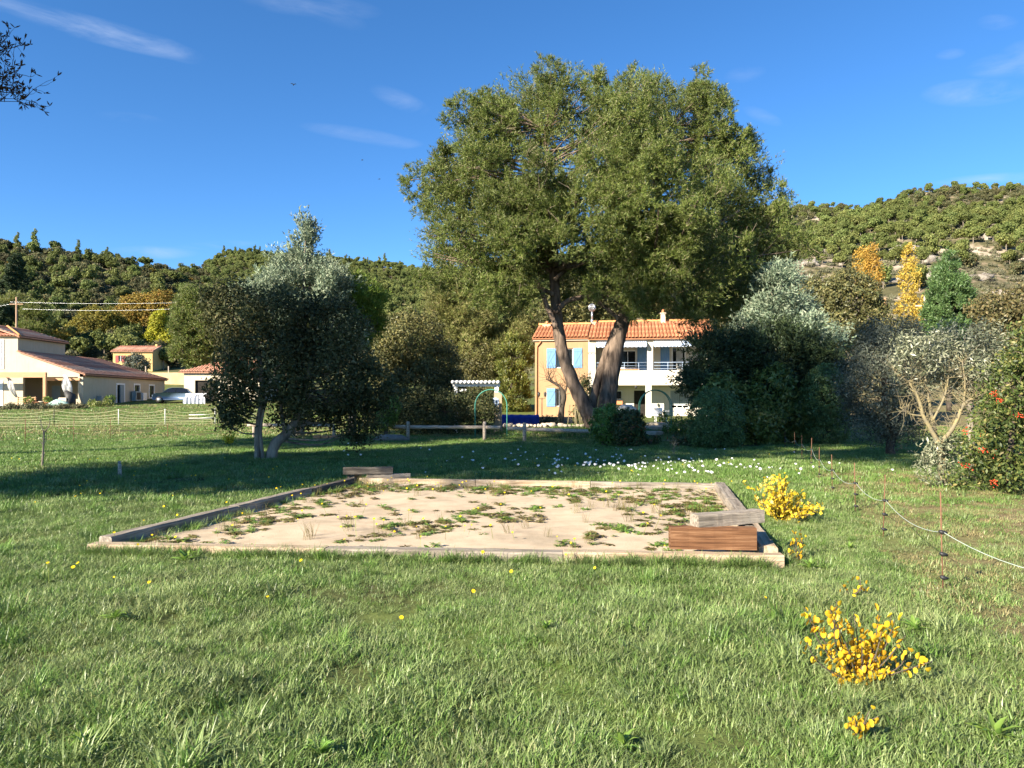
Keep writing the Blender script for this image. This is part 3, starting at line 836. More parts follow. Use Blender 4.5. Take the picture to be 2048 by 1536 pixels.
# awnings with scalloped valance
for a, b in ((hx(1193), hx(1293.5)), (hx(1307), hx(1389))):
    mb = MB(); n = 60; V = []; Fs = []
    for k in range(n + 1):
        x = (b - a) * k / n
        V += [(x, .0, 0), (x, -.42, -.22), (x, -.425, -.40 - .06 * abs(math.sin(k * math.pi / 5))), (x, .0, -.012), (x, -.41, -.235)]
    for k in range(n):
        q = k * 5; r = q + 5
        Fs += [(q, q + 1, r + 1, r), (q + 1, q + 2, r + 2, r + 1), (q + 3, r + 3, r + 4, q + 4)]
    mb.add(V, Fs)
    o = mb.build('awning', AWN, house); o.location = (a, -.004, zw - .06)
boxpart('cornice', (ul + .01, -.12, zw - .035), (ur + .1, -.002, zw + .10), P_PALE, house)
# balcony railing
for a, b in ((p_l[1] + .03, p_m[0] - .03), (p_m[1] + .03, ur - .53)):
    for zz in (.12, .34, .56): mb = MB(); mb.tube([(a, .12, zs + zz), (b, .12, zs + zz)], .022 if zz > .5 else .014, 6); mb.build('railing_bar', BLUESTEEL, house)
    k = a
    while k < b: mb = MB(); mb.tube([(k, .12, zs), (k, .12, zs + .56)], .02, 6); mb.build('railing_post', BLUESTEEL, house); k += 1.0
lp = MB(); lp.tube([(hx(1272), -.02, zg - .02), (hx(1272), -.02, zg - .10), (hx(1272), -.02, zg - .24)], [.05, .10, .06], 10); lp.build('lamp', IRON, house)
pl = MB(); x = hx(1183); z = hz(708, 1183)
for k in range(2):
    V = []
    for q in range(13):
        a = math.pi * 2 * q / 12; V.append((x - .1 + k * .22 + math.cos(a) * .12, -.012, z + .05 + math.sin(a) * .07))
    pl.tube(V, .012, 5, cap=False)
pl.build('wall_ornament', IRON, house)
# roofs
RP = R(17.5)
tiled_slope(house, -.18, uo - .02, -.26, ze + .03, 4.4, RP, T_MAIN, .255, .118)
tiled_slope(house, uo + .0, ur + .25, -.30, zw + .14, 5.5, RP, T_MAIN, .255, .118)
boxpart('rear_wall', (.3, 7.3, ZB), (ur, 7.6, zw), P_WHITE, house)
boxpart('end_wall', (ur - .3, bw + .3, ZB), (ur - .003, 7.29, zw), P_WHITE, house)
for a, b, L, z0, v0 in ((-.2, uo - .05, 4.4, ze + .03, -.26), (uo - .05, ur + .25, 5.5, zw + .14, -.3)):
    n = int((b - a) / .42); rz_ = z0 + L * math.sin(RP) + .03; rv = v0 + L * math.cos(RP)
    for k in range(n):
        x0 = a + (b - a) * k / n; x1 = a + (b - a) * (k + 1) / n + .04
        mb = MB(); V = []
        for x, r in ((x0, .17), (x1, .145)):
            for q in range(9):
                an = math.pi * q / 8; V.append((x, rv + math.cos(an) * r, rz_ + math.sin(an) * r))
        mb.add(V, [(q, q + 1, 10 + q, 9 + q) for q in range(8)], True); mb.build('ridge_tile', T_RIDGE, house)
    boxpart('rear_slope', (a + .02, rv + .02, z0 + .6), (b - .02, 7.6, z0 + .75), T_MAIN, house)
# gable infill between the two roofs
mb = MB(); mb.add([(uo - .02, -.0, zw), (uo - .02, 5.0, zw), (uo - .02, 5.0, zw + 1.72), (uo + .1, 0, zw), (uo + .1, 5.0, zw), (uo + .1, 5.0, zw + 1.72)], [(0, 1, 2), (3, 5, 4), (0, 2, 5, 3)]); mb.build('gable', P_PALE, house)
def chimney(px, w, zt, zb, v, mat, capm=None):
    x = hx(px, v); c = MB(); c.box((x - w / 2, v - w / 2, zb), (x + w / 2, v + w / 2, zt)); c.box((x - w / 2 - .06, v - w / 2 - .06, zt + .001), (x + w / 2 + .06, v + w / 2 + .06, zt + .08)); o = c.build('chimney', mat, house)
    mb = MB(); mb.tube([(x, v, zt + .081), (x, v, zt + .35)], [.10, .10], 10); mb.build('flue', TERRA if capm is None else capm, o); return x
chimney(1326, .34, hz(628, 1326, 4.6), zw + 1.2, 4.6, P_PALE)
chimney(1094, .5, hz(652, 1094, 3.5), ze + .6, 3.5, P_PALE)
xc = chimney(1184, .5, hz(648, 1184, 4.3), zw + .5, 4.3, P_PALE, STEEL)
zc = hz(648, 1184, 4.3)
mb = MB(); mb.tube([(xc, 4.3, zc + .3), (xc, 4.3, zc + 1.0)], .07, 8); mb.build('chimney_pipe', STEEL, house)
mb = MB()
for k in range(10):
    a = math.pi * k / 10; mb.tube([(xc + math.cos(a) * .27 * math.cos(q), 4.3 + math.sin(a) * .27 * math.cos(q), zc + 1.25 + .29 * math.sin(q)) for q in np.linspace(-1.57, 1.57, 9)], .02, 4); mb.tube([(xc - math.cos(a) * .27 * math.cos(q), 4.3 - math.sin(a) * .27 * math.cos(q), zc + 1.25 + .29 * math.sin(q)) for q in np.linspace(-1.57, 1.57, 9)], .02, 4)
mb.build('chimney_cowl', STEEL, house)
# terrace wall and garden lamp before the ochre wing
b0 = foot(1062, 47); MB().box((-1.4, 0, -.2), (2.6, .3, .35)).build('terrace_wall', plain('rubble_stone', (.20, .16, .12), (.34, .29, .23), 5, .95, .1, .9, .03), None, loc=b0, label='low dark rubble terrace wall at the foot of the ochre wing', cat='wall')
g0 = foot(1084, 47.5); gl = empty('garden_lamp', g0, label='black two-headed garden lamp post before the ochre wall', cat='lamp')
mb = MB(); mb.tube([(0, 0, 0), (0, 0, 1.55)], .025, 8); mb.tube([(-.2, 0, 1.62), (-.2, 0, 1.52), (0, 0, 1.45), (.2, 0, 1.52), (.2, 0, 1.62)], .015, 6); mb.build('post', IRON, gl)
for s in (-.2, .2):
    mb = MB(); mb.tube([(s, 0, 1.60), (s, 0, 1.63), (s, 0, 1.83), (s, 0, 1.92)], [.03, .06, .09, .01], 6); mb.build('lantern', IRON, gl)

# ------------------------------------------------------------------ the beige house on the left
LH = Vector((-38.9, 68.0, 1.15))                           # near right corner of the low wing
lh = empty('farmhouse', LH, label='beige rendered house with a tiled low wing and porch at the left edge', cat='house')
zE, zT = 3.02, 6.45                                        # eaves of the wing and of the tower
xT = -5.9; SL = math.atan2(2.0, 5.9)                       # tower's right wall, roof slope
L_ = 16.0
def lx(px, Y=0.0): return (px - CX) / F * (68 + Y) - LH.x
def lz(py, Y=0.0): return EYE + (HY - py) / F * (68 + Y) - LH.z
zs0 = -.4
# right wall of the wing with a door and two windows (plane x = 0, running back)
def lyof(px): return (-38.9 * F) / (px - CX) - 68.0        # depth along the right wall of picture column px
holes = [(lyof(234), lyof(248), -.05, 2.15), (lyof(269), lyof(279), .95, 2.2), (lyof(299), lyof(308), .95, 2.2)]
ho = wall_with_holes('side_wall', 0, L_, zs0, zE, 0, .3, holes, P_BEIGE, lh)
ho.rotation_euler = (0, 0, R(90)); ho.location = (0, 0, 0)
for k, (a, b, c, d) in enumerate(holes):
    fr = empty('door' if k == 0 else 'window', (0, 0, 0), R(90)); fr.parent = lh
    e = .16
    w = MB()
    for q in (((a - e, -.03, c), (a - .002, .05, d + e)), ((b + .002, -.03, c), (b + e, .05, d + e)), ((a - .002, -.03, d + .002), (b + .002, .05, d + e))): w.box(*q)
    if k: w.box((a - e, -.05, c - .14), (b + e, .05, c - .002))
    w.build('surround', WHITEP, fr)
    boxpart('pane', (a, .12, c), (b, .16, d), GLASS, fr)
    if k == 0: boxpart('door_leaf', (b - .7, -.02, c), (b - .02, .08, d - .02), GREYSH, fr)
# front gable wall, with the porch opening
mb = MB()
zR = zE + 2.0
V = [(xT, 0, zE - .30), (0, 0, zE - .30), (0, 0, zE), (xT, 0, zR), (xT, .3, zE - .30), (0, .3, zE - .30), (0, .3, zE), (xT, .3, zR)]
mb.add(V, [(0, 1, 2, 3), (7, 6, 5, 4), (0, 4, 5, 1), (1, 5, 6, 2), (2, 6, 7, 3)]); mb.build('front_gable', P_BEIGE, lh)
boxpart('corner_pier', (-.45, .0, zs0), (-.302, .3, zE - .303), P_BEIGE, lh)
boxpart('front_wall', (-12, 0, zs0), (lx(46), .3, zE - .303), P_BEIGE, lh)
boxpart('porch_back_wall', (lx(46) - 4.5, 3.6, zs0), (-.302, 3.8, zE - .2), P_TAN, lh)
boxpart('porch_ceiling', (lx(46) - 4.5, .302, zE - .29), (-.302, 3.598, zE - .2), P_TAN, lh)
boxpart('porch_low_wall', (-1.15, .02, zs0), (-.46, .28, .72), P_BEIGE, lh)
boxpart('porch_door', (-5.0, 3.55, 0), (-4.2, 3.598, 2.0), GREYSH, lh)
# tower
boxpart('tower_front', (-12, 0, zE - .30), (xT - .003, .3, zT), P_BEIGE, lh)
boxpart('tower_side', (xT - .3, .303, zE), (xT - .002, 7.0, zT), P_BEIGE, lh)
boxpart('tower_back', (-12, 7.003, zE), (xT - .002, 7.2, zT), P_BEIGE, lh)
for z0, z1 in ((lz(735), lz(712)), (lz(707), lz(681))):
    w = MB(); w.box((-12, -.05, z0 - .12), (lx(8.5), -.003, z1 + .12)); w.build('window_surround', WHITEP, lh)
    boxpart('window_shutter', (-12, -.10, z0), (lx(3.5), -.053, z1), WHITEP, lh)
w = MB(); w.box((-12, -.05, .0), (lx(6), -.003, 2.35)); w.build('door_surround', WHITEP, lh)
# roofs: wing slope rises to the left (toward -X)
def slope_x(y0, y1, x_eave, z_eave, L, step, r, mat, hip=0.0):
    n = int((y1 - y0) / step); st = (y1 - y0) / n
    pr = [tile_column(L, r, 4, k, rise=.6).mesh('tile_column', mat) for k in range(3)]
    for k in range(n):
        y = y0 + (k + .5) * st; l = L
        if hip: l = min(l, L * max(.1, (y1 - y) / hip))
        me = pr[k % 3] if l == L else tile_column(l, r, 4, k, rise=.6).mesh('tile_column', mat)
        o = link('tile_column', me, lh); o.location = (x_eave, y, z_eave); o.rotation_euler = (SL, 0, R(90))
    mb = MB(); V = [(y0, 0, -.03), (y1, 0, -.03), (y1 - hip, L, -.03), (y0, L, -.03), (y0, 0, -.12), (y1, 0, -.12), (y1 - hip, L, -.12), (y0, L, -.12)]
    mb.add(V, [(0, 1, 2, 3), (7, 6, 5, 4), (0, 4, 5, 1), (1, 5, 6, 2), (2, 6, 7, 3), (3, 7, 4, 0)]); o = mb.build('roof_deck', mat, lh); o.location = (x_eave, 0, z_eave); o.rotation_euler = (SL, 0, R(90))
slope_x(-.25, L_ + .25, .35, zE - .02, 6.55, .24, .11, T_LEFT, 2.6)
boxpart('fascia', (.02, -.02, zE - .22), (.30, L_, zE - .14), plain('eave_timber', (.10, .05, .03), (.16, .08, .05)), lh)
slope_x(-.3, 7.4, xT + .35, zT - .02, 3.6, .24, .11, T_LEFT, 1.2)
boxpart('fascia', (xT + .01, -.2, zT - .2), (xT + .30, 7.2, zT - .13), MATS['eave_timber'], lh)
# hip slope of the tower that faces the front
n = 24; x0_, x1_ = -12.4, xT + .35
for k in range(n):
    x = x0_ + (x1_ - x0_) * (k + .5) / n; l = min(3.4, 3.6 * max(.1, (x1_ - x) / 3.3))
    o = link('tile_column', tile_column(l, .12, 4, k).mesh('tile_column', T_LEFT), lh); o.location = (x, -.32, zT - .02); o.rotation_euler = (SL, 0, 0)
mb = MB(); mb.add([(x0_, -.3, zT - .05), (x1_, -.3, zT - .05), (x1_ - 3.3, 2.9, zT + 1.05), (x0_, 2.9, zT + 1.05)], [(0, 1, 2, 3)]); mb.build('roof_deck', T_LEFT, lh)
q = np.linspace(0, 1, 9); mb = MB(); mb.tube([(x1_ - 3.3 * a, -.3 + 3.3 * a, zT + .02 + 1.14 * a) for a in q], .13, 8, rough=.15); mb.build('hip_tiles', T_RIDGE, lh)
# porch frame: beam and post, set out from the wall
pf = lh
boxpart('porch_beam', (-12, -1.6, lz(755, -1.6)), (lx(91, -1.6), -1.35, lz(744.5, -1.6)), BROWNW, pf)
boxpart('porch_post', (lx(85.5, -1.6), -1.6, zs0), (lx(90.8, -1.6), -1.35, lz(755, -1.6)), BROWNW, pf)
boxpart('porch_beam', (lx(85.5, -1.6), -1.348, 2.35), (lx(85.5, -1.6) + .22, -.003, 2.62), BROWNW, pf)
boxpart('porch_beam', (lx(91, -1.6) - .3, -.2, 2.40), (-.2, -.004, 2.62), BROWNW, pf)
# blown porch curtains, tied at the top
def swag(label, x0, x1, y, z0, z1, bulge, seed):
    n, k = 22, 14; V = []; Fs = []
    for j in range(k + 1):
        s = j / k; z = z1 + (z0 - z1) * s
        cx = x0 + (x1 - x0) * (s ** .5); w = (.10 + bulge * math.sin(math.pi * min(1, s * 1.05)) ** 1.2)
        for i2 in range(n + 1):
            u = i2 / n - .5
            V.append((cx + u * w * 2, y + .09 * math.sin(i2 * 1.7 + seed + s * 2) - .35 * math.sin(math.pi * s), z))
    for j in range(k):
        for i2 in range(n): Fs.append((j * (n + 1) + i2, (j + 1) * (n + 1) + i2, (j + 1) * (n + 1) + i2 + 1, j * (n + 1) + i2 + 1))
    MB().add(V, Fs, True).build('porch_curtain', CLOTH, None, loc=LH, label=label, cat='curtain')
swag('white curtain blown out at the right end of the porch', lx(136), lx(150), -.6, lz(800), lz(750), .34, 1)
swag('white curtain drawn aside at the left end of the porch', lx(30), lx(48), -1.0, lz(795), lz(756), .16, 4)

# garden clutter on the terrace
def at_l(px, Y): return foot(px, Y)
p = foot(48, 66.0); bn = empty('garden_bench', p, label='wooden slatted garden bench on the farmhouse terrace', cat='bench')
for k in range(3): boxpart('slat', (-.85, .35 + k * .02, .50 + k * .16), (.85, .39 + k * .02, .60 + k * .16), BROWNW, bn)
for k in range(3): boxpart('slat', (-.85, -.1 + k * .15, .42), (.85, .02 + k * .15, .46), BROWNW, bn)
for x in (-.8, .74):
    for y in (-.1, .33): boxpart('leg', (x, y, -.05), (x + .06, y + .06, .96 if y > 0 else .415), BROWNW, bn)
def pot(px, Y, r, h, mat, label, plant=None, cat='flower pot'):
    p = foot(px, Y); e = empty('flower_pot', p, label=label, cat=cat)
    mb = MB(); mb.tube([(0, 0, -.02), (0, 0, h * .85), (0, 0, h * .86), (0, 0, h)], [r * .7, r, r * 1.1, r * 1.1], 14); mb.build('pot', mat, e)
    if plant:
        rg = rs(int(px)); vf = leaf_crown([((0, 0, h + .25), (r * 1.3, r * 1.3, .3))], 30, .12, 14, .12, .05, rg); link('plant', mesh_np('plant', *vf, plant), e)
pot(75, 66.2, .30, .5, TERRA, 'terracotta pot left of the porch post')
pot(84, 66.3, .26, .55, P_PALE, 'pale stone pot at the foot of the porch post')
pot(96, 66.2, .25, .45, TERRA, 'small terracotta pot with a plant right of the porch post', BUSH)
pot(57, 65.8, .30, .4, TERRA, 'potted plant before the garden bench', BUSH)
pot(220, 69.5, .35, .5, plain('green_plastic', (.02, .10, .06), (.03, .13, .08)), 'dark green tub by the farmhouse door', BUSH)
p = foot(140, 66.8); bbq = empty('covered_barbecue', p, label='black covered barbecue under the blown porch curtain', cat='barbecue')
mb = MB(); mb.tube([(0, 0, .0), (0, 0, .6), (.05, 0, 1.0), (-.35, 0, 1.35), (-.45, 0, 1.45)], [.55, .5, .42, .2, .05], 10, rough=.3, seed=4); mb.build('cover', IRON, bbq)
p = foot(127, 66.4); MB().box((-.35, -.2, -.02), (.35, .2, .85), bev=.04).build('garden_box', P_PALE, None, loc=p, label='pale storage box beside the covered barbecue', cat='box')
p = foot(116, 65.5); mb = MB(); mb.tube([(-.9, 0, .25), (0, -.1, .45), (.7, 0, .3), (1.1, 0, .1)], [.15, .35, .3, .1], 9, rough=.4, seed=2); mb.build('folded_tarpaulin', plain('green_tarpaulin', (.18, .34, .28), (.45, .55, .50), 3, .5), None, loc=p, label='crumpled pale green tarpaulin on the terrace edge', cat='tarpaulin')
p = foot(196, 70); ch = empty('garden_chair', p, label='dark metal garden chair against the farmhouse wall', cat='chair')
MB().box((-.25, -.2, .42), (.25, .25, .47)).build('seat', IRON, ch); mb = MB(); mb.box((-.25, .22, .5), (.25, .26, .95)); mb.build('backrest', STEEL, ch)
for x in (-.22, .2):
    for y in (-.18, .2): boxpart('leg', (x, y, -.02), (x + .03, y + .03, .415), IRON, ch)
p = foot(277, 77); ac = empty('outdoor_unit', Vector((-38.55, 77.5, p.z)), label='grey heat pump unit at the foot of the farmhouse side wall', cat='heat pump')
boxpart('casing', (-.2, -1.1, 0), (.25, .0, 1.0), GREYSH, ac); boxpart('grille', (.252, -.95, .15), (.27, -.15, .85), IRON, ac); boxpart('casing', (-.2, .4, 0), (.25, 1.2, .85), WHITEP, ac)

# ------------------------------------------------------------------ garage, car and rubble on its right
gp = foot(366, 76.0); gar = empty('garage', gp, label='pale garage with a low tiled roof behind the dark tree', cat='garage')
wd_ = 8.0; zt = EYE + (HY - 745) / F * 76 - gp.z; hd = ((392 - 368) / F * 76, (418 - 368) / F * 76)
wall_with_holes('front_wall', .1, wd_, -.4, zt, 0, .3, [(hd[0], hd[1] + .9, -.1, 2.15)], P_PALE, gar)
boxpart('door_panel', (hd[0], .2, -.1), (hd[1] + .9, .26, 2.15), DARKROOM, gar); boxpart('side_wall', (.1, .303, -.4), (.4, 6, zt), P_PALE, gar); boxpart('far_side_wall', (wd_ - .3, .303, -.4), (wd_, 6, zt), P_PALE, gar)
tiled_slope(gar, -.3, wd_ + .4, -.35, zt + .02, 4.8, R(22), T_LEFT, .26, .12, hipl=4.3, hipr=2.0, nseg=5)
mb = MB(); mb.add([(-.3, -.3, zt - .05), (-.3, 8, zt - .05), (3.9, 4.1, zt + 1.75)], [(0, 2, 1)]); mb.build('side_slope', T_LEFT, gar)
# small blue-grey hatchback seen from behind the bank
def car(label, loc, rz, paint):
    c = empty('parked_car', loc, rz, label=label, cat='car')
    prof = [(-1.85, .30), (-1.9, .55), (-1.82, .82), (-1.55, .93), (-.95, 1.02), (-.45, 1.42), (-.1, 1.50), (.75, 1.50), (1.25, 1.40), (1.65, 1.0), (1.85, .85), (1.9, .5), (1.85, .30)]
    V = []; n = len(prof)
    for y, k in ((-.80, 1), (-.70, 0), (.70, 0), (.80, 1)):
        for x, z in prof:
            yy = y * (.84 if z > 1.1 else .97 if z > .9 else 1) if k else y * (.86 if z > 1.1 else 1)
            V.append((x * (.985 if k else 1.0), yy, z - (.03 if k and z > 1.3 else 0)))
    Fs = []
    for s in range(3):
        for k in range(n):
            Fs.append((s * n + k, s * n + (k + 1) % n, (s + 1) * n + (k + 1) % n, (s + 1) * n + k))
    Fs += [tuple(range(n)), tuple(range(3 * n, 4 * n))[::-1]]
    MB().add(V, Fs, True).build('body', paint, c)
    for s in (-1, 1):
        for q in ([(-.80, 1.02), (-.42, 1.36), (.22, 1.40), (.22, 1.0)], [(.28, 1.0), (.28, 1.40), (1.12, 1.34), (1.45, 1.02)]):
            P = [(x, s * (.815 - .09 * (z - 1.0) / .4), z) for x, z in q]
            P2 = [(x, y - s * .02, z) for x, y, z in P]
            MB().add(P + P2, [(0, 1, 2, 3), (7, 6, 5, 4), (0, 4, 5, 1), (1, 5, 6, 2), (2, 6, 7, 3), (3, 7, 4, 0)]).build('side_window', GLASS, c)
    MB().add([(1.27, -.6, 1.37), (1.27, .6, 1.37), (1.68, .66, 1.0), (1.68, -.66, 1.0)], [(0, 3, 2, 1)]).build('rear_window', GLASS, c)
    MB().add([(-.98, -.64, 1.03), (-.98, .64, 1.03), (-.49, .60, 1.41), (-.49, -.60, 1.41)], [(0, 3, 2, 1)]).build('windscreen', GLASS, c)
    for x in (-1.22, 1.2):
        for s in (-.72, .72):
            mb = MB(); mb.tube([(x, s - .1, .31), (x, s + .1, .31)], .31, 18); w = mb.build('wheel', IRON, c)
            mb = MB(); mb.tube([(x, s - .11, .31), (x, s + .11, .31)], .19, 12); mb.build('rim', STEEL, w)
    for s in (-.6, .6):
        boxpart('tail_light', (1.80, s - .1, .70), (1.90, s + .1, .95), REDSH, c); boxpart('headlight', (-1.88, s - .14, .62), (-1.78, s + .14, .78), STEEL, c)
    return c
m, t = new_mat('blue_grey_car_paint'); finish(t, (.16, .23, .34), .3, .6, metallic=.3)
car('small blue-grey hatchback parked between the farmhouse and the garage', foot(348, 74), R(18), m)
p = foot(392, 73.0); mb = MB(); V = []; Fs = []
for k in range(41):
    x = -1.1 + 2.2 * k / 40; y = .35 * math.sin(k * .9) * .25
    V += [(x, y - .45, -.05), (x * .98, y - .42, .5 + .06 * math.sin(k * 1.3)), (x * .8, y * .5, .85 + .05 * math.sin(k * .7))]
for k in range(40): Fs += [(3 * k, 3 * k + 3, 3 * k + 4, 3 * k + 1), (3 * k + 1, 3 * k + 4, 3 * k + 5, 3 * k + 2)]
mb.add(V, Fs, True); mb.add([(-1.0, -.1, .80), (1.1, -.1, .85), (1.2, .8, .9), (-1.0, .8, .86), (-1.0, -.1, .98), (1.1, -.1, 1.02), (1.2, .8, 1.0), (-1.0, .8, 1.0)], [(0, 3, 2, 1), (4, 5, 6, 7), (0, 1, 5, 4), (1, 2, 6, 5), (2, 3, 7, 6), (3, 0, 4, 7)])
mb.build('wrapped_pallet', plain('plastic_film', (.42, .43, .45), (.66, .67, .70), 2, .35, .5, .6, .05, stretch=(1, 1, 4)), None, loc=p, label='stack wrapped in pale plastic film beside the parked car', cat='pallet')
for k, (a, b, z) in enumerate(((378, 414, 828), (378, 420, 838))):
    p0 = foot(a, 54 - k * 4); p1 = foot(b + 6, 54 - k * 4); mb = MB(); mb.tube([(p0.x, p0.y, p0.z + .12), (p1.x, p1.y, p1.z + .14)], .03, 8)
    mb.build('white_pole', WHITEP, None, label=('far' if k == 0 else 'near') + ' white pole lying in the field beside the dark tree', cat='pole')

# small yellow house with red shutters further up
yp = hit(262, 741, 60); yh = empty('cottage', yp, R(0), label='small yellow house with red shutters on the slope behind', cat='house')
s_ = yp.y / F
def yx(px): return (px - 262) * s_
def yz(py): return (741 - py) * s_
wall_with_holes('front_wall', yx(226), yx(305), -.6, yz(703), 0, .3, [(yx(237), yx(244), yz(723), yz(711)), (yx(262), yx(274), yz(726), yz(711))], P_YELLOW, yh)
boxpart('end_wall', (yx(305) - .3, .303, -.6), (yx(305), 5.2, yz(703)), P_YELLOW, yh)
for a, b in ((237, 244), (262, 274)):
    window(yh, yx(a), yx(b), yz(725), yz(711), .15, WHITEP, 2, .05)
    boxpart('shutter', (yx(a) - .45, -.06, yz(725)), (yx(a) - .02, -.003, yz(711)), REDSH, yh); boxpart('shutter', (yx(b) + .02, -.06, yz(725)), (yx(b) + .45, -.003, yz(711)), REDSH, yh)
tiled_slope(yh, yx(223), yx(308), -.35, yz(703), 3.2, R(19), T_LEFT, .3, .14, nseg=4)
c = MB(); c.box((yx(297), 2.2, yz(700)), (yx(301), 2.6, yz(686))); c.build('chimney', P_YELLOW, yh)
mb = MB(); mb.add([(yx(305) - .02, 0, yz(703)), (yx(305) - .02, 5.2, yz(703)), (yx(305) - .02, 2.7, yz(693))], [(0, 1, 2)]); mb.build('gable', P_YELLOW, yh)
# straw-coloured retaining bank with a rail beside the garage
p0 = hit(318, 768, 60); wl = empty('retaining_wall', p0, label='ochre retaining wall on the slope between farmhouse and garage', cat='wall')
MB().box((-3, 0, -2), (14, .4, 1.6)).build('wall', plaster('straw_render', (.46, .34, .18), (.56, .43, .25)), wl)
for k in range(5): boxpart('fence_post', (-2 + k * 3.2, .1, 1.602), (-1.88 + k * 3.2, .22, 2.5), WRAIL, wl)

# ------------------------------------------------------------------ wires and poles
def pole(px, py, Y, h, label, mat, cross=True):
    p = foot(px, Y); zt = EYE + (HY - py) / F * Y
    e = empty('utility_pole', p, label=label, cat='pole')
    mb = MB(); mb.tube([(0, 0, -.5), (0, 0, zt - p.z)], [.16, .11], 10); mb.build('mast', mat, e)
    if cross:
        boxpart('cross_arm', (-.9, -.06, zt - p.z - 1.0), (.9, .06, zt - p.z - .88), mat, e)
        for s in (-.8, 0, .8):
            mb = MB(); mb.tube([(s, 0, zt - p.z - .878), (s, 0, zt - p.z - .65)], [.05, .03], 6); mb.build('insulator', GLASS, e)
    return Vector((p.x, p.y, zt))
WPOLE = plain('weathered_pole', (.26, .16, .10), (.40, .27, .18), 3, .9, .1, .4, .01, stretch=(3, 3, .3))
tp = pole(33, 594, 98, 9, 'weathered utility pole behind the farmhouse roof', WPOLE)
def wire(a, b, sag, label):
    n = 24; mb = MB(); mb.tube([a.lerp(b, k / n) + Vector((0, 0, -sag * 4 * (k / n) * (1 - k / n))) for k in range(n + 1)], .016, 4, cap=False)
    mb.build('power_line', STEEL, None, label=label, cat='cable')
far_r = ray(520, 603, 96)
wire(tp + Vector((-.8, 0, -.65)), far_r + Vector((0, 0, .25)), .35, 'upper overhead wire running from the pole toward the dark tree')
wire(tp + Vector((.8, 0, -1.55)), far_r + Vector((0, 0, -.25)), .5, 'lower overhead wire running from the pole toward the dark tree')
wire(tp + Vector((0, 0, -.8)), ray(-220, 635, 99), .3, 'overhead wire running from the pole out of the left edge')
pole(1770, 596, 70, 7, 'reddish wooden pole beside the yellow poplars', plain('red_pole', (.42, .19, .09), (.52, .26, .14), 3), False)
pole(1850, 592, 72, 7, 'pale concrete pole left of the round conifer', P_PALE)

# ------------------------------------------------------------------ netting fences
ROD = plain('rusty_rod', (.13, .06, .035), (.21, .105, .06), 20, .8, .3)
CLIP = plain('black_clip', (.015, .015, .017), (.03, .03, .03), 9, .5, .4)
ROPE = plain('pale_cord', (.36, .42, .36), (.50, .55, .48), 40, .7, .2)
rods = [(2150, 4.55, .84), (1886, 6.30, .82), (1766, 8.85, .73), (1711, 11.0, .72), (1665, 13.6, .68), (1638, 16.0, .66), (1622, 18.6, .70), (1604, 21.0, .68), (1590, 23.6, .66), (1570, 26.5, .6)]
f0 = foot(1886, 6.3); ef = empty('electric_fence', f0, label='electric fence of thin rusty rods and pale cord along the right of the lawn', cat='fence')
tops = []
for k, (px, Y, h) in enumerate(rods):
    p = foot(px, Y) - f0; lean = random.Random(k).uniform(-.03, .03)
    mb = MB(); mb.tube([(p.x, p.y, p.z - .05), (p.x + lean, p.y, p.z + h)], .0065, 6); mb.build('rod', ROD, ef)
    for fr in (.585, .36, .12):
        c = Vector((p.x + lean * fr, p.y, p.z + h * fr))
        mb = MB(); mb.tube([c + Vector((-.022, 0, .012)), c + Vector((0, -.01, 0)), c + Vector((.04, -.012, -.006))], [.012, .02, .009], 7); mb.build('clip', CLIP, ef)
        if fr == .585: tops.append(c)
mb = MB()
for a, b in zip(tops[:-1], tops[1:]):
    n = 8; pts = [a.lerp(b, i / n) + Vector((.012, -.012, -.10 * 4 * (i / n) * (1 - i / n) * min(1, (a - b).length / 3))) for i in range(n + 1)]
    mb.tube(pts, .0032, 5, cap=False)
mb.build('cord', ROPE, ef)
# sheep net on the left field
NETC = plain('pale_green_net', (.50, .52, .26), (.62, .63, .36), 30, .7, .2)
posts = [(-160, 40), (-40, 41), (108, 42.0), (237, 43.0), (330, 43.8), (430, 44.6), (520, 45.5)]
f0 = foot(237, 43); nf = empty('sheep_net', f0, label='pale sagging sheep netting on thin white posts across the left field', cat='fence')
pp = []
for k, (px, Y) in enumerate(posts):
    p = foot(px, Y) - f0; pp.append(p); mb = MB(); mb.tube([(p.x, p.y, p.z - .05), (p.x, p.y, p.z + .98)], .018, 8); mb.build('post', WHITEP if px in (237, 330, 430) else IRON, nf)
for hgt in (.08, .22, .36, .52, .70, .93):
    mb = MB()
    for a, b in zip(pp[:-1], pp[1:]):
        n = 10; mb.tube([a.lerp(b, i / n) + Vector((0, 0, hgt - (.20 if hgt > .3 else .08) * hgt * 4 * (i / n) * (1 - i / n))) for i in range(n + 1)], .011, 4, cap=False)
    mb.build('net_strand', NETC, nf)
for k, (px, py, h) in enumerate(((50, 895, 1.0), (147, 885, 1.0), (220, 880, .9), (335, 878, .7))):
    p = hit(px, py); mb = MB(); mb.tube([(0, 0, -.05), (.02, 0, h)], .012, 6); mb.build('field_stake', ROD, None, loc=p, label=['thin dark stake leftmost in the field before the netting', 'thin dark stake in the field left of the second net post', 'thin dark stake in the field below the second net post', 'short dark stake in the field below the third net post'][k], cat='stake')
p = hit(238, 956); mb = MB(); mb.tube([(0, 0, -.05), (.01, 0, .36)], .028, 8, rough=.2); mb.tube([(.05, 0, -.05), (.03, 0, .30)], .02, 7); mb.build('wooden_stub', WRAIL, None, loc=p, label='short split wooden stake in the shaded lawn at left', cat='stake')

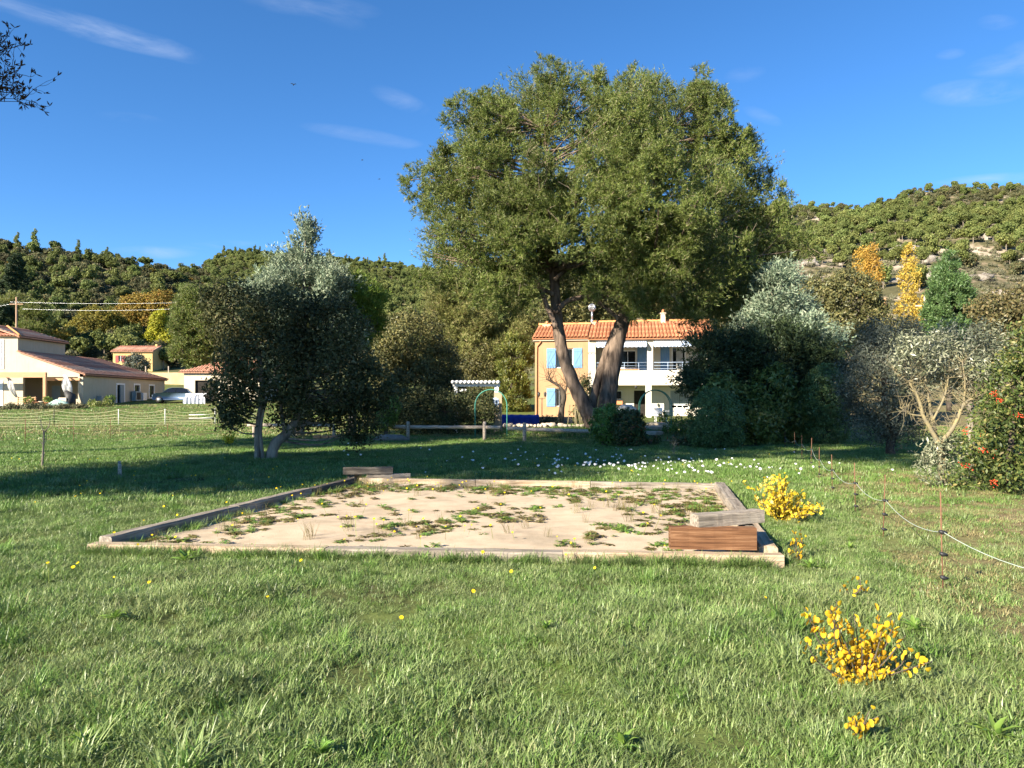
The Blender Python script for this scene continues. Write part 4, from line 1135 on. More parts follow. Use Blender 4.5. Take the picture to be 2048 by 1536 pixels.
# ------------------------------------------------------------------ pergola, arches, pool cover in the garden
pg0 = foot(952, 36.0); pg = empty('pergola', pg0, label='white pergola beam with scalloped tile ends beside the dark hedge', cat='pergola')
k_ = 36.0 / F
def gxx(px): return (px - 952) * k_
def gzz(py): return EYE + (HY - py) / F * 36 - pg0.z
boxpart('beam', (gxx(905), 0, gzz(773)), (gxx(1000), .25, gzz(767.5)), WHITEP, pg)
boxpart('pillar', (gxx(908), .02, -.1), (gxx(915), .24, gzz(773.02)), WHITEP, pg)
boxpart('pillar', (gxx(988), .02, -.1), (gxx(1003.5), .45, gzz(785)), P_TAN, pg)
boxpart('pillar_head', (gxx(989), .0, gzz(784.9)), (gxx(997), .26, gzz(773.05)), WHITEP, pg)
boxpart('bracket', (gxx(919), .02, gzz(783)), (gxx(933), .2, gzz(778)), WHITEP, pg)
for k in range(12):
    x = gxx(906 + k * 8.2); mb = MB(); mb.tube([(x, -.25, gzz(764.5)), (x, 1.6, gzz(764.5) + .04)], .085, 8, rough=.1); mb.build('rafter', WHITEP, pg)
fz = MB(); x, z = gxx(991.5), gzz(806); fz.add([(x + dx, -.0, z + dz) for dx, dz in ((-.16, .22), (0, .28), (.14, .2), (.16, 0), (.06, -.18), (.0, -.28), (-.04, -.12), (-.12, -.02))] + [(x + dx, .015, z + dz) for dx, dz in ((-.16, .22), (0, .28), (.14, .2), (.16, 0), (.06, -.18), (.0, -.28), (-.04, -.12), (-.12, -.02))], [tuple(range(8))] + [(q, (q + 1) % 8, 8 + (q + 1) % 8, 8 + q) for q in range(8)]); fz.build('wall_plaque', BLUESTEEL, pg)
GREENP = plain('green_painted_steel', (.05, .24, .17), (.09, .33, .24), 8, .5, .4)
def arch(px0, px1, ptop, pbot, Y, label):
    p = foot((px0 + px1) / 2, Y); k = Y / F; w = (px1 - px0) * k / 2; H_ = EYE + (HY - ptop) / F * Y - p.z
    e = empty('garden_arch', p, label=label, cat='garden arch')
    for y in (0, .3):
        q = [(-w, y, -.05), (-w, y, H_ - w)] + [(-w * math.cos(a), y, H_ - w + w * math.sin(a)) for a in np.linspace(.15, math.pi - .15, 15)] + [(w, y, H_ - w), (w, y, -.05)]
        mb = MB(); mb.tube(q, .022, 7); mb.build('hoop', GREENP, e)
    for a in np.linspace(.2, math.pi - .2, 6):
        mb = MB(); mb.tube([(-w * math.cos(a), 0, H_ - w + w * math.sin(a)), (-w * math.cos(a), .3, H_ - w + w * math.sin(a))], .01, 5); mb.build('rung', GREENP, e)
    for s in (-w, w):
        for zz in (.4, .9): mb = MB(); mb.tube([(s, 0, zz), (s, .3, zz)], .01, 5); mb.build('rung', GREENP, e)
arch(950, 1014, 779, 860, 32.0, 'green metal garden arch beside the white pergola')
arch(1280, 1343, 780, 868, 33.0, 'green metal garden arch on the path to the white house')
p = foot(1030, 44); mb = MB(); V = []; Fs = []
for k in range(21):
    x = -.8 + 2.2 * k / 20; V += [(x, -.5, -.05), (x, -.52 + .03 * math.sin(k * 2), .45), (x, -.3, .62 + .03 * math.sin(k * 1.4)), (x, 1.2, .60)]
for k in range(20):
    for q in range(3): Fs.append((4 * k + q, 4 * k + 4 + q, 4 * k + 5 + q, 4 * k + 1 + q))
mb.add(V, Fs, True); mb.build('pool_cover', plain('blue_tarpaulin', (.015, .035, .28), (.03, .06, .40), 4, .45, .4, .4, .03), None, loc=p, label='rolled deep blue pool cover left of the ochre house', cat='pool cover')
# stepping slabs and kerb stones of the garden path
STONE = plain('flagstone', (.38, .31, .23), (.58, .49, .38), 4, .9, .15, .6, .01)
for k, (px, Y, w, z) in enumerate(((1312, 30.0, .75, .02), (1302, 32.0, .62, .10), (1306, 34.0, .62, .17), (1312, 36.3, .75, .26), (1318, 38.8, .8, .36))):
    p = foot(px, Y); rn = random.Random(k); V = []
    for q in range(9):
        a = 2 * math.pi * q / 9; r = rn.uniform(.8, 1.1); V.append((math.cos(a) * w * r, math.sin(a) * .5 * r))
    mb = MB(); mb.add([(x, y, -.12) for x, y in V] + [(x, y, .0) for x, y in V] + [(x * .93, y * .93, .03) for x, y in V], [tuple(range(18, 27))] + [(q + s * 9, (q + 1) % 9 + s * 9, (q + 1) % 9 + 9 + s * 9, q + 9 + s * 9) for q in range(9) for s in (0, 1)])
    mb.build('step_slab', STONE, None, loc=(p.x, p.y, p.z + z), label=['nearest flat stone step of the garden path', 'second stone step of the garden path', 'third stone step of the garden path', 'fourth stone step of the garden path', 'farthest stone step of the garden path'][k], cat='step')
rn = random.Random(5); ks = empty('stone_edging', foot(1110, 33.5), label='row of pale rubble stones edging the bed under the pine', cat='edging')
for k in range(26):
    x = -2.2 + k * .19; r = rn.uniform(.08, .16); mb = MB()
    mb.tube([(-r, 0, r * .3), (-r * .6, 0, r * .45), (r * .6, 0, r * .5), (r, 0, r * .35)], [r * .3, r * .75, r * .7, r * .25], 7, rough=.35, seed=k); o = mb.build('stone', STONE, ks); o.location = (x, rn.uniform(-.15, .15), .04); o.rotation_euler = (0, 0, rn.uniform(-.6, .6))
p = foot(650, 31.0); rn = random.Random(8); br = empty('tile_stack', p, label='orange clay tiles stacked by the fence behind the two-stemmed tree', cat='tiles')
for k in range(3): boxpart('tile', (-.5 + k * .33, 0, .02), (-.2 + k * .33, .3, .18), TERRA, br, bev=.01)
boxpart('slab', (-.75, -.02, -.05), (.55, .34, .018), STONE, br)
p = foot(782, 29.8); mb = MB(); mb.tube([(-.7, 0, .05), (-.4, 0, .12), (.4, 0, .14), (.75, 0, .06)], [.05, .16, .15, .04], 8, rough=.35, seed=3); mb.build('grey_rock', plain('grey_stone', (.14, .13, .12), (.24, .22, .20), 4, .9, .1, .7, .02), None, loc=p, label='flat grey rock at the left end of the rail fence', cat='rock')

# ------------------------------------------------------------------ the big twin-stemmed pine
def TP(P, Y, dy=0.0): return [(*ray(px, py, Y + dy + (q[0] if q else 0)), r) for px, py, r, *q in P]
rg = rs(11); Y = 33.0
lobes = [lob(985, 262, 52, 72, Y, 1.2), lob(1235, 262, 52, 70, Y, 1.0), lob(1095, 235, 125, 122, Y, 1.0), lob(1335, 240, 108, 112, Y, 1.5), lob(975, 325, 100, 115, Y, .5), lob(905, 420, 82, 110, Y, 1.0),
         lob(1210, 330, 120, 130, Y, -2.0), lob(1150, 420, 130, 110, Y, -2.5), lob(1330, 400, 150, 120, Y, -2.0), lob(1452, 390, 78, 110, Y, 1.0), lob(1418, 275, 45, 75, Y, 2.5),
         lob(1530, 460, 85, 85, Y, 1.5), lob(1490, 350, 55, 70, Y, 1.5), lob(1020, 470, 130, 85, Y, -1.5), lob(920, 530, 95, 55, Y, 0.0), lob(1240, 500, 130, 85, Y, -2.5),
         lob(1380, 540, 130, 95, Y, -1.5), lob(1500, 560, 90, 75, Y, 3.0), lob(1010, 580, 80, 45, Y, -1.0), lob(1290, 590, 70, 45, Y, -1.5), lob(1420, 620, 80, 55, Y, 1.5), lob(1160, 560, 90, 40, Y, 2.0)]
sub = []
for c, r in lobes:
    for k in range(15):                                    # smaller heads break the outline
        d = unit(rg.normal(size=3) + np.array((0, 0, .25))); q = (c + d * r * rg.uniform(.82, 1.08), r * rg.uniform(.17, .31) * rg.uniform(.8, 1.2, 3) * np.array((1, 1, 1.1)))
        if HY - (q[0][2] + q[1][2] - EYE) / q[0][1] * F > 106: sub.append(q)
C, vf = pine_crown(lobes, 1.25, .5, 26, rg, slen=(.25, .5), nl=.16, nw=.030, k=8, up=.6, shell=(.2, .88), rnd=.35, zs=.8)
C2, vf2 = pine_crown(sub, 4.4, .20, 13, rg, slen=(.10, .26), nl=.15, nw=.030, k=9, up=.55, shell=(.6, 1.08), rnd=.4, zs=1.1)
C = np.concatenate([C[::3], C2[::8]]); vf = (np.concatenate([vf[0], vf2[0]]), np.concatenate([vf[1], vf2[1] + len(vf[0])]))
base = foot(1196, Y)
tr = [TP([(1196, 872, .46), (1186, 845, .38), (1166, 805, .33), (1146, 765, .29), (1128, 715, .27), (1117, 660, .26), (1111, 600, .23), (1108, 540, .20), (1103, 470, .16), (1096, 380, .11), (1090, 260, .05)], Y),
      TP([(1212, 872, .46), (1214, 820, .42), (1221, 760, .37), (1230, 710, .35), (1239, 665, .33), (1249, 632, .30), (1264, 590, .24), (1280, 530, .21), (1296, 450, .16), (1322, 360, .11), (1335, 250, .05)], Y, .3),
      TP([(1182, 825, .20), (1190, 785, .20), (1202, 742, .20), (1216, 700, .20), (1234, 657, .19), (1256, 622, .17), (1300, 600, .15), (1350, 570, .12), (1420, 520, .06)], Y, .75)]
pine = tree('pine_tree', 'huge twin-stemmed pine with a curved left trunk in front of the house', 'tree', base, tr, vf, PINE, BARKP, C, rg, .55, .075, zlow=7.6)
off = -base
mb = MB()
for P in ([(1111, 625, .12), (1135, 602, .11), (1170, 594, .10), (1205, 592, .09), (1235, 603, .09), (1248, 625, .10)], [(1113, 655, .13), (1095, 615, .11), (1080, 575, .10), (1050, 530, .08), (1000, 490, .05)],
          [(1110, 590, .10), (1060, 570, .08), (1000, 565, .06), (940, 550, .03)], [(1109, 560, .10), (1150, 520, .09), (1190, 480, .07), (1230, 430, .04)], [(1275, 560, .12), (1330, 520, .10), (1400, 470, .08), (1480, 420, .05)],
          [(1240, 640, .10), (1205, 610, .08), (1160, 575, .05)]):
    q = smoothpath(TP(P, Y, -.6), 4); mb.tube([Vector(a[:3]) + off for a in q], q[:, 3], 8, rough=.15)
mb.build('main_limbs', BARKP, pine)
# bare pale twigs standing out of the needles
mb = MB(); rg2 = rs(5)
for c in C[rg2.permutation(len(C))[:260]]:
    d = unit(rg2.normal(size=3) + np.array((0, -.8, .3)))
    for k in range(3):
        e = unit(d + rg2.normal(size=3) * .5); L = rg2.uniform(.4, .9)
        mb.tube([c - np.array(base), c - np.array(base) + e * L * .5 + rg2.normal(size=3) * .05, c - np.array(base) + e * L], [.014, .011, .006], 3, cap=False)
mb.build('twigs', TWIG, pine, kind='stuff')

def simple_pine(name, label, base, lobes, mat, rg, trunk=None, per=.8, rc=.8, ns=80, nl=.17, nw=.028, k=10, up=.6, bark=BARKP, slen=(.28, .5), shell=(.55, 1.03), cat='tree', frac=.3, group=None):
    C, vf = pine_crown(lobes, per, rc, int(ns * .85), rg, slen=slen, nl=nl * 1.05, nw=nw * 1.25, k=max(6, k - 2), up=up, shell=shell)
    top = max(lobes, key=lambda l: l[0][2])[0]
    if trunk is None: trunk = [[(base[0], base[1], base[2] - .1, .2), ((base[0] + top[0]) / 2, (base[1] + top[1]) / 2, (base[2] + top[2]) / 2, .13), (*top, .03)]]
    return tree(name, label, cat, base, trunk, vf, mat, bark, C, rg, frac, .05, group)
def leafy(name, label, base, lobes, mat, rg, per=5, rc=.38, nl=60, L=.12, W=.06, trunk=None, bark=BARKD, fill=.25, shell=(.72, 1.02), cat='tree', frac=.2, r0=.03, **kw):
    vf = leaf_crown(lobes, per, rc, nl, L, W, rg, fill=fill, shell=shell, zmin=base[2] + .02, **kw)
    C, _ = clumps(lobes, per * .25, rg, (.4, .8))
    if trunk is None:
        c = np.mean([l[0] for l in lobes], 0); trunk = [[(base[0], base[1], base[2] - .1, .09), ((base[0] + c[0]) / 2, (base[1] + c[1]) / 2, (base[2] + c[2]) / 2, .07), (*c, .04)]]
    return tree(name, label, cat, base, trunk, vf, mat, bark, C, rg, frac, r0)

# ------------------------------------------------------------------ tall pines standing just outside the left edge; their shadows cross the lawn
def tall_pine(label, x, y, h, z0, rad, seed, n, extra=()):
    rg = rs(seed); b = (x, y, float(G(x, y))); L = []
    for k in range(n):
        a = rg.uniform(0, 6.28); s = k / (n - 1); zz = z0 + 1.6 + (h - z0 - 3.2) * s; rr = rad * (.55 if s < .9 else .2) * rg.uniform(.5, 1.0)
        L.append((np.array((x + math.cos(a) * rr, y + math.sin(a) * rr, zz)), np.array((rad * .5, rad * .5, 1.6)) * rg.uniform(.8, 1.15)))
    L += [(np.array(c), np.array(r)) for c, r in extra]
    C, vf = pine_crown(L, .52, .85, 44, rg, slen=(.35, .65), nl=.28, nw=.07, k=6, up=.5)
    tr = [[(x, y, b[2] - .2, .42), (x + .3, y + .2, h * .3, .34), (x - .1, y, h * .6, .24), (x, y, h - 1, .06)]]
    return tree('pine_tree', label, 'tree', b, tr, vf, PINE, BARKP, C, rg, .5, .09), b
pa, ba = tall_pine('tall pine just left of the frame with its dead branch tip at the upper left', -18.0, 6.6, 22.0, 5.0, 6.0, 21, 18, (((-13.0, -.5, 18.6), (2.5, 2.5, 2.8)), ((-14.2, 1.0, 17.2), (2.2, 2.2, 2.4)), ((-14.8, 2.6, 20.0), (2.2, 2.2, 1.8)), ((-12.4, -1.2, 17.0), (2.0, 2.0, 2.2))))  # extra lobes: unseen crown added to throw shade on the dark olive
tall_pine('tall bare-stemmed pine beyond the left edge shading the garden', -24.5, 14.0, 16.0, 8.2, 4.2, 22, 9)
# the dead branch reaching into the upper left of the picture
mb = MB(); rg = rs(8); o_ = np.array(ba); Yb = 14.0
def twig(a, d, L, r, dep):
    n = 5; P = [a]; dd = d.copy()
    for k in range(n):
        dd = unit(dd + rg.normal(size=3) * .16 + np.array((0, 0, .06))); P.append(P[-1] + dd * L / n)
    mb.tube([p - o_ for p in P], np.linspace(r, r * .5, n + 1), 4, cap=False)
    if dep == 0:
        for q in range(3):
            e = unit(dd + rg.normal(size=3) * .6); mb.tube([P[-1] - o_, P[-1] + e * .05 - o_, P[-1] + e * .10 - o_], [.004, .011, .003], 5)
        return
    for q in range(8 if dep > 1 else 5):
        s = rg.randint(1, n + 1); e = unit(dd + rg.normal(size=3) * np.array((.8, .5, .75)))
        twig(P[s], e, L * rg.uniform(.22, .42), r * .6, dep - 1)
a0 = np.array(ray(-150, 150, Yb)); mb.tube([np.array((-17.9, 6.8, 7.4)) - o_, np.array((-14.6, 9.0, 7.6)) - o_, a0 - o_], [.10, .06, .03], 6)
for px, py, ex, ey in ((-150, 150, 60, 230), (-120, 150, 55, 160), (-110, 130, 30, 120), (-100, 170, 30, 235), (-60, 160, 65, 190), (-90, 150, 50, 205)):
    a = np.array(ray(px, py, Yb)); b = np.array(ray(ex, ey, Yb + rg.uniform(-.3, .3))); twig(a, unit(b - a), np.linalg.norm(b - a) * .86, .011, 2)
mb.build('dead_branch', DEADT, pa)

# ------------------------------------------------------------------ the dark two-stemmed tree and the trees behind it
rg = rs(31); Y = 20.7; base = foot(535, Y)
lobes = [lob(478, 640, 70, 72, Y, .3), lob(570, 640, 85, 62, Y, 0), lob(655, 660, 85, 68, Y, .3), lob(540, 735, 105, 85, Y, -.3), lob(645, 760, 115, 85, Y, 0), lob(465, 765, 42, 82, Y, .2),
         lob(735, 775, 58, 55, Y, .4), lob(438, 605, 42, 38, Y, .4), lob(615, 830, 70, 32, Y, .3), lob(470, 825, 35, 30, Y, -.3), lob(715, 840, 45, 50, Y, .8)]
tr = [TP([(518, 925, .12), (516, 890, .10), (518, 850, .10), (524, 790, .08), (520, 720, .06), (500, 650, .03)], Y), TP([(527, 922, .05), (522, 880, .045), (523, 840, .04), (540, 780, .03)], Y, -.15),
      TP([(546, 928, .18), (543, 910, .16), (553, 885, .14), (578, 862, .13), (598, 825, .10), (612, 770, .08), (630, 690, .04)], Y), TP([(575, 865, .08), (566, 845, .06), (560, 800, .05), (548, 740, .03)], Y)]
vf = leaf_crown(lobes, 7, .36, 70, .10, .042, rg, fill=.30, rnd=.9, shell=(.6, 1.04))
C, _ = clumps(lobes, 1.6, rg, (.4, .8))
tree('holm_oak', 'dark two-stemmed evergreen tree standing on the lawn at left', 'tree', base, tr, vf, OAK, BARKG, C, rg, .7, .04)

rg = rs(32); Y = 33
simple_pine('blue_cypress', 'pale blue-green cypress with a pointed tip behind the dark tree', foot(600, Y), [lob(611, 480, 9, 34, Y), lob(610, 520, 26, 36, Y), lob(602, 560, 62, 42, Y), lob(590, 600, 98, 44, Y), lob(650, 600, 60, 50, Y), lob(600, 690, 115, 70, Y)], BLUEC, rg, None, 2.6, .34, 46, .15, .042, 9, 1.6, BARKG, (.4, .8), (.7, 1.1))
rg = rs(33); Y = 34
simple_pine('stone_pine', 'bright green rounded pine crown beside the blue cypress', foot(705, Y), [lob(705, 595, 52, 34, Y), lob(738, 607, 26, 28, Y), lob(670, 595, 35, 30, Y), lob(700, 650, 60, 45, Y, .6)], STONEP, rg, None, 2.0, .46, 60, .16, .035, 10, .9, BARKG, (.2, .4), (.7, 1.03))
rg = rs(34); Y = 40
leafy('holm_oak', 'broad grey-green holm oak lit on top beside the pergola', foot(835, Y), [lob(820, 680, 72, 62, Y), lob(872, 735, 52, 58, Y), lob(775, 715, 45, 55, Y), lob(840, 780, 92, 66, Y, -.3), lob(785, 810, 50, 55, Y), lob(890, 800, 45, 60, Y)], OAKB, rg, 5, .42, 75, .13, .06)
rg = rs(35); Y = 34.5
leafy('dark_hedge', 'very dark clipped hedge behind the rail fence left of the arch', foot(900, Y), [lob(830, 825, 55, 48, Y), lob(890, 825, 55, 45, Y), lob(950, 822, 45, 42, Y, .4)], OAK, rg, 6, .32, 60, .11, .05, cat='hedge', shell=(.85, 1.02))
rg = rs(36); Y = 30.5
leafy('garden_shrub', 'leafy green shrub with reddish twigs beside the left end of the rail fence', foot(770, Y), [lob(768, 835, 20, 28, Y), lob(785, 815, 15, 30, Y)], BUSH, rg, 8, .22, 40, .13, .05, cat='shrub')
rg = rs(37); Y = 62
simple_pine('pine_tree', 'pale yellowish pine left of the house behind the big pine', foot(950, Y), [lob(930, 620, 85, 55, Y), lob(1000, 640, 65, 55, Y), lob(960, 700, 85, 55, Y), lob(890, 660, 45, 50, Y), lob(1030, 690, 40, 50, Y)], PINE2, rg, None, .62, .95, 90, .26, .042, 10, .45)
rg = rs(38); Y = 60
simple_pine('golden_cypress', 'yellow-green cypress bush left of the ochre wall', foot(1022, Y), [lob(1025, 720, 28, 45, Y), lob(1018, 770, 33, 50, Y), lob(1030, 800, 30, 35, Y)], LAUREL, rg, None, 2, .5, 45, .17, .05, 9, 1.2, BARKD, (.2, .45), (.75, 1.03))
rg = rs(39)
leafy('evergreen_shrub', 'dull green shrub between the pergola and the golden cypress', foot(965, Y), [lob(955, 735, 45, 50, Y, .5), lob(975, 790, 35, 45, Y, .5)], OAKB, rg, 4, .4, 60, .13, .06, cat='shrub')
rg = rs(40); Y = 68
for k, (lb, ls) in enumerate((('dark tree rising behind the ochre roof', [lob(1150, 600, 60, 50, Y), lob(1110, 640, 50, 45, Y)]), ('dark tree behind the middle of the tiled roof', [lob(1250, 590, 75, 45, Y), lob(1210, 610, 40, 45, Y)]), ('dark tree behind the right end of the tiled roof', [lob(1370, 590, 85, 50, Y), lob(1440, 620, 60, 50, Y)]))):
    leafy('holm_oak', lb, foot((1150, 1250, 1370)[k], Y), ls, OAKB, rs(40 + k), 1.6, .75, 60, .24, .11)

# ------------------------------------------------------------------ shrubs and hedges on the right
rg = rs(51); Y = 27.3
leafy('round_bush', 'bright green rounded bush at the foot of the pine', foot(1212, Y), [lob(1212, 850, 29, 40, Y), lob(1225, 842, 18, 32, Y)], BUSH, rg, 26, .16, 34, .085, .045, cat='bush', shell=(.85, 1.04))
rg = rs(52); Y = 26.6
leafy('nandina_bush', 'dark bush with reddish leaves beside the bright green one', foot(1255, Y), [lob(1255, 860, 31, 38, Y), lob(1268, 845, 20, 25, Y)], NANDINA, rg, 22, .18, 34, .11, .04, cat='bush')
rg = rs(53); Y = 25.3
leafy('box_dome', 'dark clipped dome-shaped bush on the lawn right of the path', foot(1431, Y), [lob(1431, 840, 54, 61, Y), lob(1431, 870, 53, 34, Y)], BOX, rg, 34, .13, 34, .06, .035, cat='bush', shell=(.94, 1.015))
rg = rs(54); Y = 27.6
leafy('clipped_bush', 'tall dark clipped oval bush beside the dark olive', foot(1650, Y), [lob(1650, 800, 45, 70, Y), lob(1652, 850, 44, 45, Y)], BOX, rg, 30, .14, 34, .07, .04, cat='bush', shell=(.93, 1.015))
rg = rs(55); Y = 28.2
leafy('laurel_hedge', 'yellow-green laurel hedge behind the dome-shaped bush', foot(1510, Y), [lob(1445, 810, 55, 60, Y), lob(1500, 835, 50, 55, Y), lob(1545, 790, 45, 55, Y), lob(1585, 835, 40, 55, Y), lob(1540, 850, 50, 40, Y, -.3)], LAUREL, rg, 8, .3, 50, .14, .06, cat='hedge')
rg = rs(56); Y = 29.6
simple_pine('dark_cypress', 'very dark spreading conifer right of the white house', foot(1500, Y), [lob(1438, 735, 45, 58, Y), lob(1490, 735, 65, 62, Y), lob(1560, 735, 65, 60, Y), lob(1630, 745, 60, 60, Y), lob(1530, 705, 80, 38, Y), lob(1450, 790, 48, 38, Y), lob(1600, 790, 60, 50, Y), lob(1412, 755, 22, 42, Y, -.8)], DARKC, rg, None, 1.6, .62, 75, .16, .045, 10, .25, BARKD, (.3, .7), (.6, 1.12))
rg = rs(57); Y = 30.6
simple_pine('blue_cypress', 'pale blue-green conifer lit above the very dark conifer', foot(1585, Y), [lob(1590, 645, 55, 35, Y), lob(1555, 600, 42, 52, Y), lob(1625, 668, 40, 22, Y, -1), lob(1545, 660, 50, 45, Y), lob(1575, 720, 70, 60, Y)], BLUEC, rg, None, 1.6, .55, 70, .15, .045, 10, .4, BARKG, (.3, .7), (.65, 1.12))
rg = rs(58); Y = 22
base = foot(1785, Y)
lobes = [lob(1770, 700, 68, 55, Y), lob(1755, 780, 78, 80, Y), lob(1800, 835, 60, 55, Y), lob(1722, 760, 40, 68, Y), lob(1790, 668, 58, 38, Y), lob(1735, 840, 40, 45, Y), lob(1830, 760, 40, 70, Y, .6)]
tr = [TP([(1787, 930, .15), (1780, 895, .12), (1784, 860, .11), (1770, 800, .08), (1765, 720, .04)], Y), TP([(1784, 885, .08), (1800, 840, .06), (1820, 780, .04)], Y)]
vf = leaf_crown(lobes, 8, .33, 75, .085, .024, rg, fill=.3, rnd=.9, droop=.2, shell=(.65, 1.04)); C, _ = clumps(lobes, 1.6, rg, (.4, .8))
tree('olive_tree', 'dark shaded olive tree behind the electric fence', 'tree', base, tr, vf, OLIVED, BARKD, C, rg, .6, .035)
rg = rs(59); Y = 17.5
leafy('olive_tree', 'large pale olive crown behind the lichen-covered olive', foot(1945, Y), [lob(1925, 690, 62, 42, Y), lob(1975, 705, 40, 55, Y), lob(1890, 700, 40, 35, Y), lob(1950, 750, 60, 50, Y)], OLIVE, rg, 10, .3, 75, .085, .024, bark=BARKG, fill=.3)
# lichen-covered olive in the sun
rg = rs(60); Y = 14.0; base = foot(1884, Y)
tr = [TP([(1886, 985, 0.0863), (1884, 950, 0.0713), (1884, 915, 0.0638), (1874, 880, 0.0638)], Y),
      TP([(1876, 884, 0.0450), (1858, 852, 0.0375), (1846, 830, 0.0338), (1836, 795, 0.0300), (1818, 765, 0.0225), (1790, 745, 0.0112)], Y), TP([(1874, 882, 0.0375), (1866, 845, 0.0338), (1858, 800, 0.0263), (1850, 755, 0.0188), (1842, 715, 0.0090)], Y, .15),
      TP([(1880, 886, 0.0450), (1902, 862, 0.0375), (1915, 838, 0.0338), (1927, 810, 0.0300), (1950, 795, 0.0225), (1972, 785, 0.0090)], Y, -.1), TP([(1866, 840, 0.0225), (1890, 790, 0.0188), (1898, 740, 0.0112)], Y), TP([(1927, 812, 0.0225), (1930, 770, 0.0165), (1925, 725, 0.0090)], Y),
      TP([(1846, 832, 0.0188), (1820, 828, 0.0135), (1800, 815, 0.0060)], Y)]
lobes = [lob(1838, 705, 40, 34, Y), lob(1872, 695, 36, 30, Y, .3), lob(1905, 720, 38, 40, Y, .4), lob(1940, 735, 32, 36, Y, .2), lob(1800, 728, 24, 20, Y), lob(1862, 740, 40, 26, Y, .3), lob(1835, 765, 30, 22, Y, .25), lob(1915, 775, 36, 24, Y, .35), lob(1960, 770, 26, 28, Y, .3), lob(1820, 690, 30, 26, Y)]
C, _ = clumps(lobes, 5, rg, (.5, .95))
vf1 = leaf_crown(lobes, 16, .19, 46, .075, .021, rg, fill=.12, rnd=.9)
vf2 = leaf_crown([lob(1884, 905, 44, 30, Y), lob(1866, 935, 32, 30, Y, -.2), lob(1895, 955, 28, 28, Y), lob(1905, 885, 26, 24, Y, .3)], 18, .19, 36, .075, .021, rg, fill=.1, rnd=.9)
vf = (np.concatenate([vf1[0], vf2[0]]), np.concatenate([vf1[1], vf2[1] + len(vf1[0])]))
lo = tree('olive_tree', 'small sunlit olive with yellow lichen on its forked limbs at right', 'tree', base, tr, vf, OLIVE, BARKO, C, rg, .8, .02)
mb = MB(); T = [np.array(p[:3]) for k in range(1, 7) for p in smoothpath(tr[k], 5)[4:]]
for k in range(420):
    a = T[rg.randint(len(T))]; d = unit(rg.normal(size=3) + np.array((0, 0, .9))); L = rg.uniform(.12, .4)
    b = a + d * L * .5 + rg.normal(size=3) * .02; mb.tube([a - np.array(base), b - np.array(base), a + d * L + rg.normal(size=3) * .04 - np.array(base)], [.006, .004, .002], 4, cap=False)
mb.build('bare_twigs', BARKO, lo, kind='stuff')
# firethorn with red berries
rg = rs(61); Y = 13.2; base = foot(2010, Y)
lobes = [lob(2022, 790, 58, 90, Y, .4), lob(2002, 895, 62, 70, Y), lob(2080, 720, 70, 70, Y, .6), lob(1962, 935, 36, 40, Y, -.1), lob(2120, 840, 90, 130, Y, .3), lob(2030, 945, 66, 38, Y, -.3), lob(1925, 952, 20, 24, Y), lob(1985, 830, 24, 40, Y, .2)]
vf = leaf_crown(lobes, 12, .26, 62, .07, .03, rg, fill=.2, zmin=base.z + .02, shell=(.55, 1.1), rnd=1.0); C, _ = clumps(lobes, 2, rg, (.4, .8))
ft = tree('firethorn', 'green firethorn shrub with red berries at the right edge', 'shrub', base, [[(*base, .08), (*(base + Vector((.1, 0, .8))), .05), (*(base + Vector((.3, .2, 1.6))), .03)]], vf, PYRA, BARKD, C, rg, .5, .02)
Cb, Ob = clumps(lobes, 1.5, rg, (1.02, 1.12)); mb = MB()
ico = [(0, 0, 1), (.894, 0, .447), (.276, .85, .447), (-.724, .526, .447), (-.724, -.526, .447), (.276, -.85, .447), (.724, .526, -.447), (-.276, .85, -.447), (-.894, 0, -.447), (-.276, -.85, -.447), (.724, -.526, -.447), (0, 0, -1)]
icf = [(0, 1, 2), (0, 2, 3), (0, 3, 4), (0, 4, 5), (0, 5, 1), (1, 6, 2), (2, 7, 3), (3, 8, 4), (4, 9, 5), (5, 10, 1), (6, 7, 2), (7, 8, 3), (8, 9, 4), (9, 10, 5), (10, 6, 1), (11, 7, 6), (11, 8, 7), (11, 9, 8), (11, 10, 9), (11, 6, 10)]
for c in Cb:
    if c[1] > Y + .3 or c[2] < .2: continue
    for k in range(rg.randint(9, 20)):
        p = c + rg.normal(size=3) * .035 - np.array(base); mb.add([tuple(p + np.array(q) * .011) for q in ico], icf, True)
mb.build('berries', BERRY, ft)
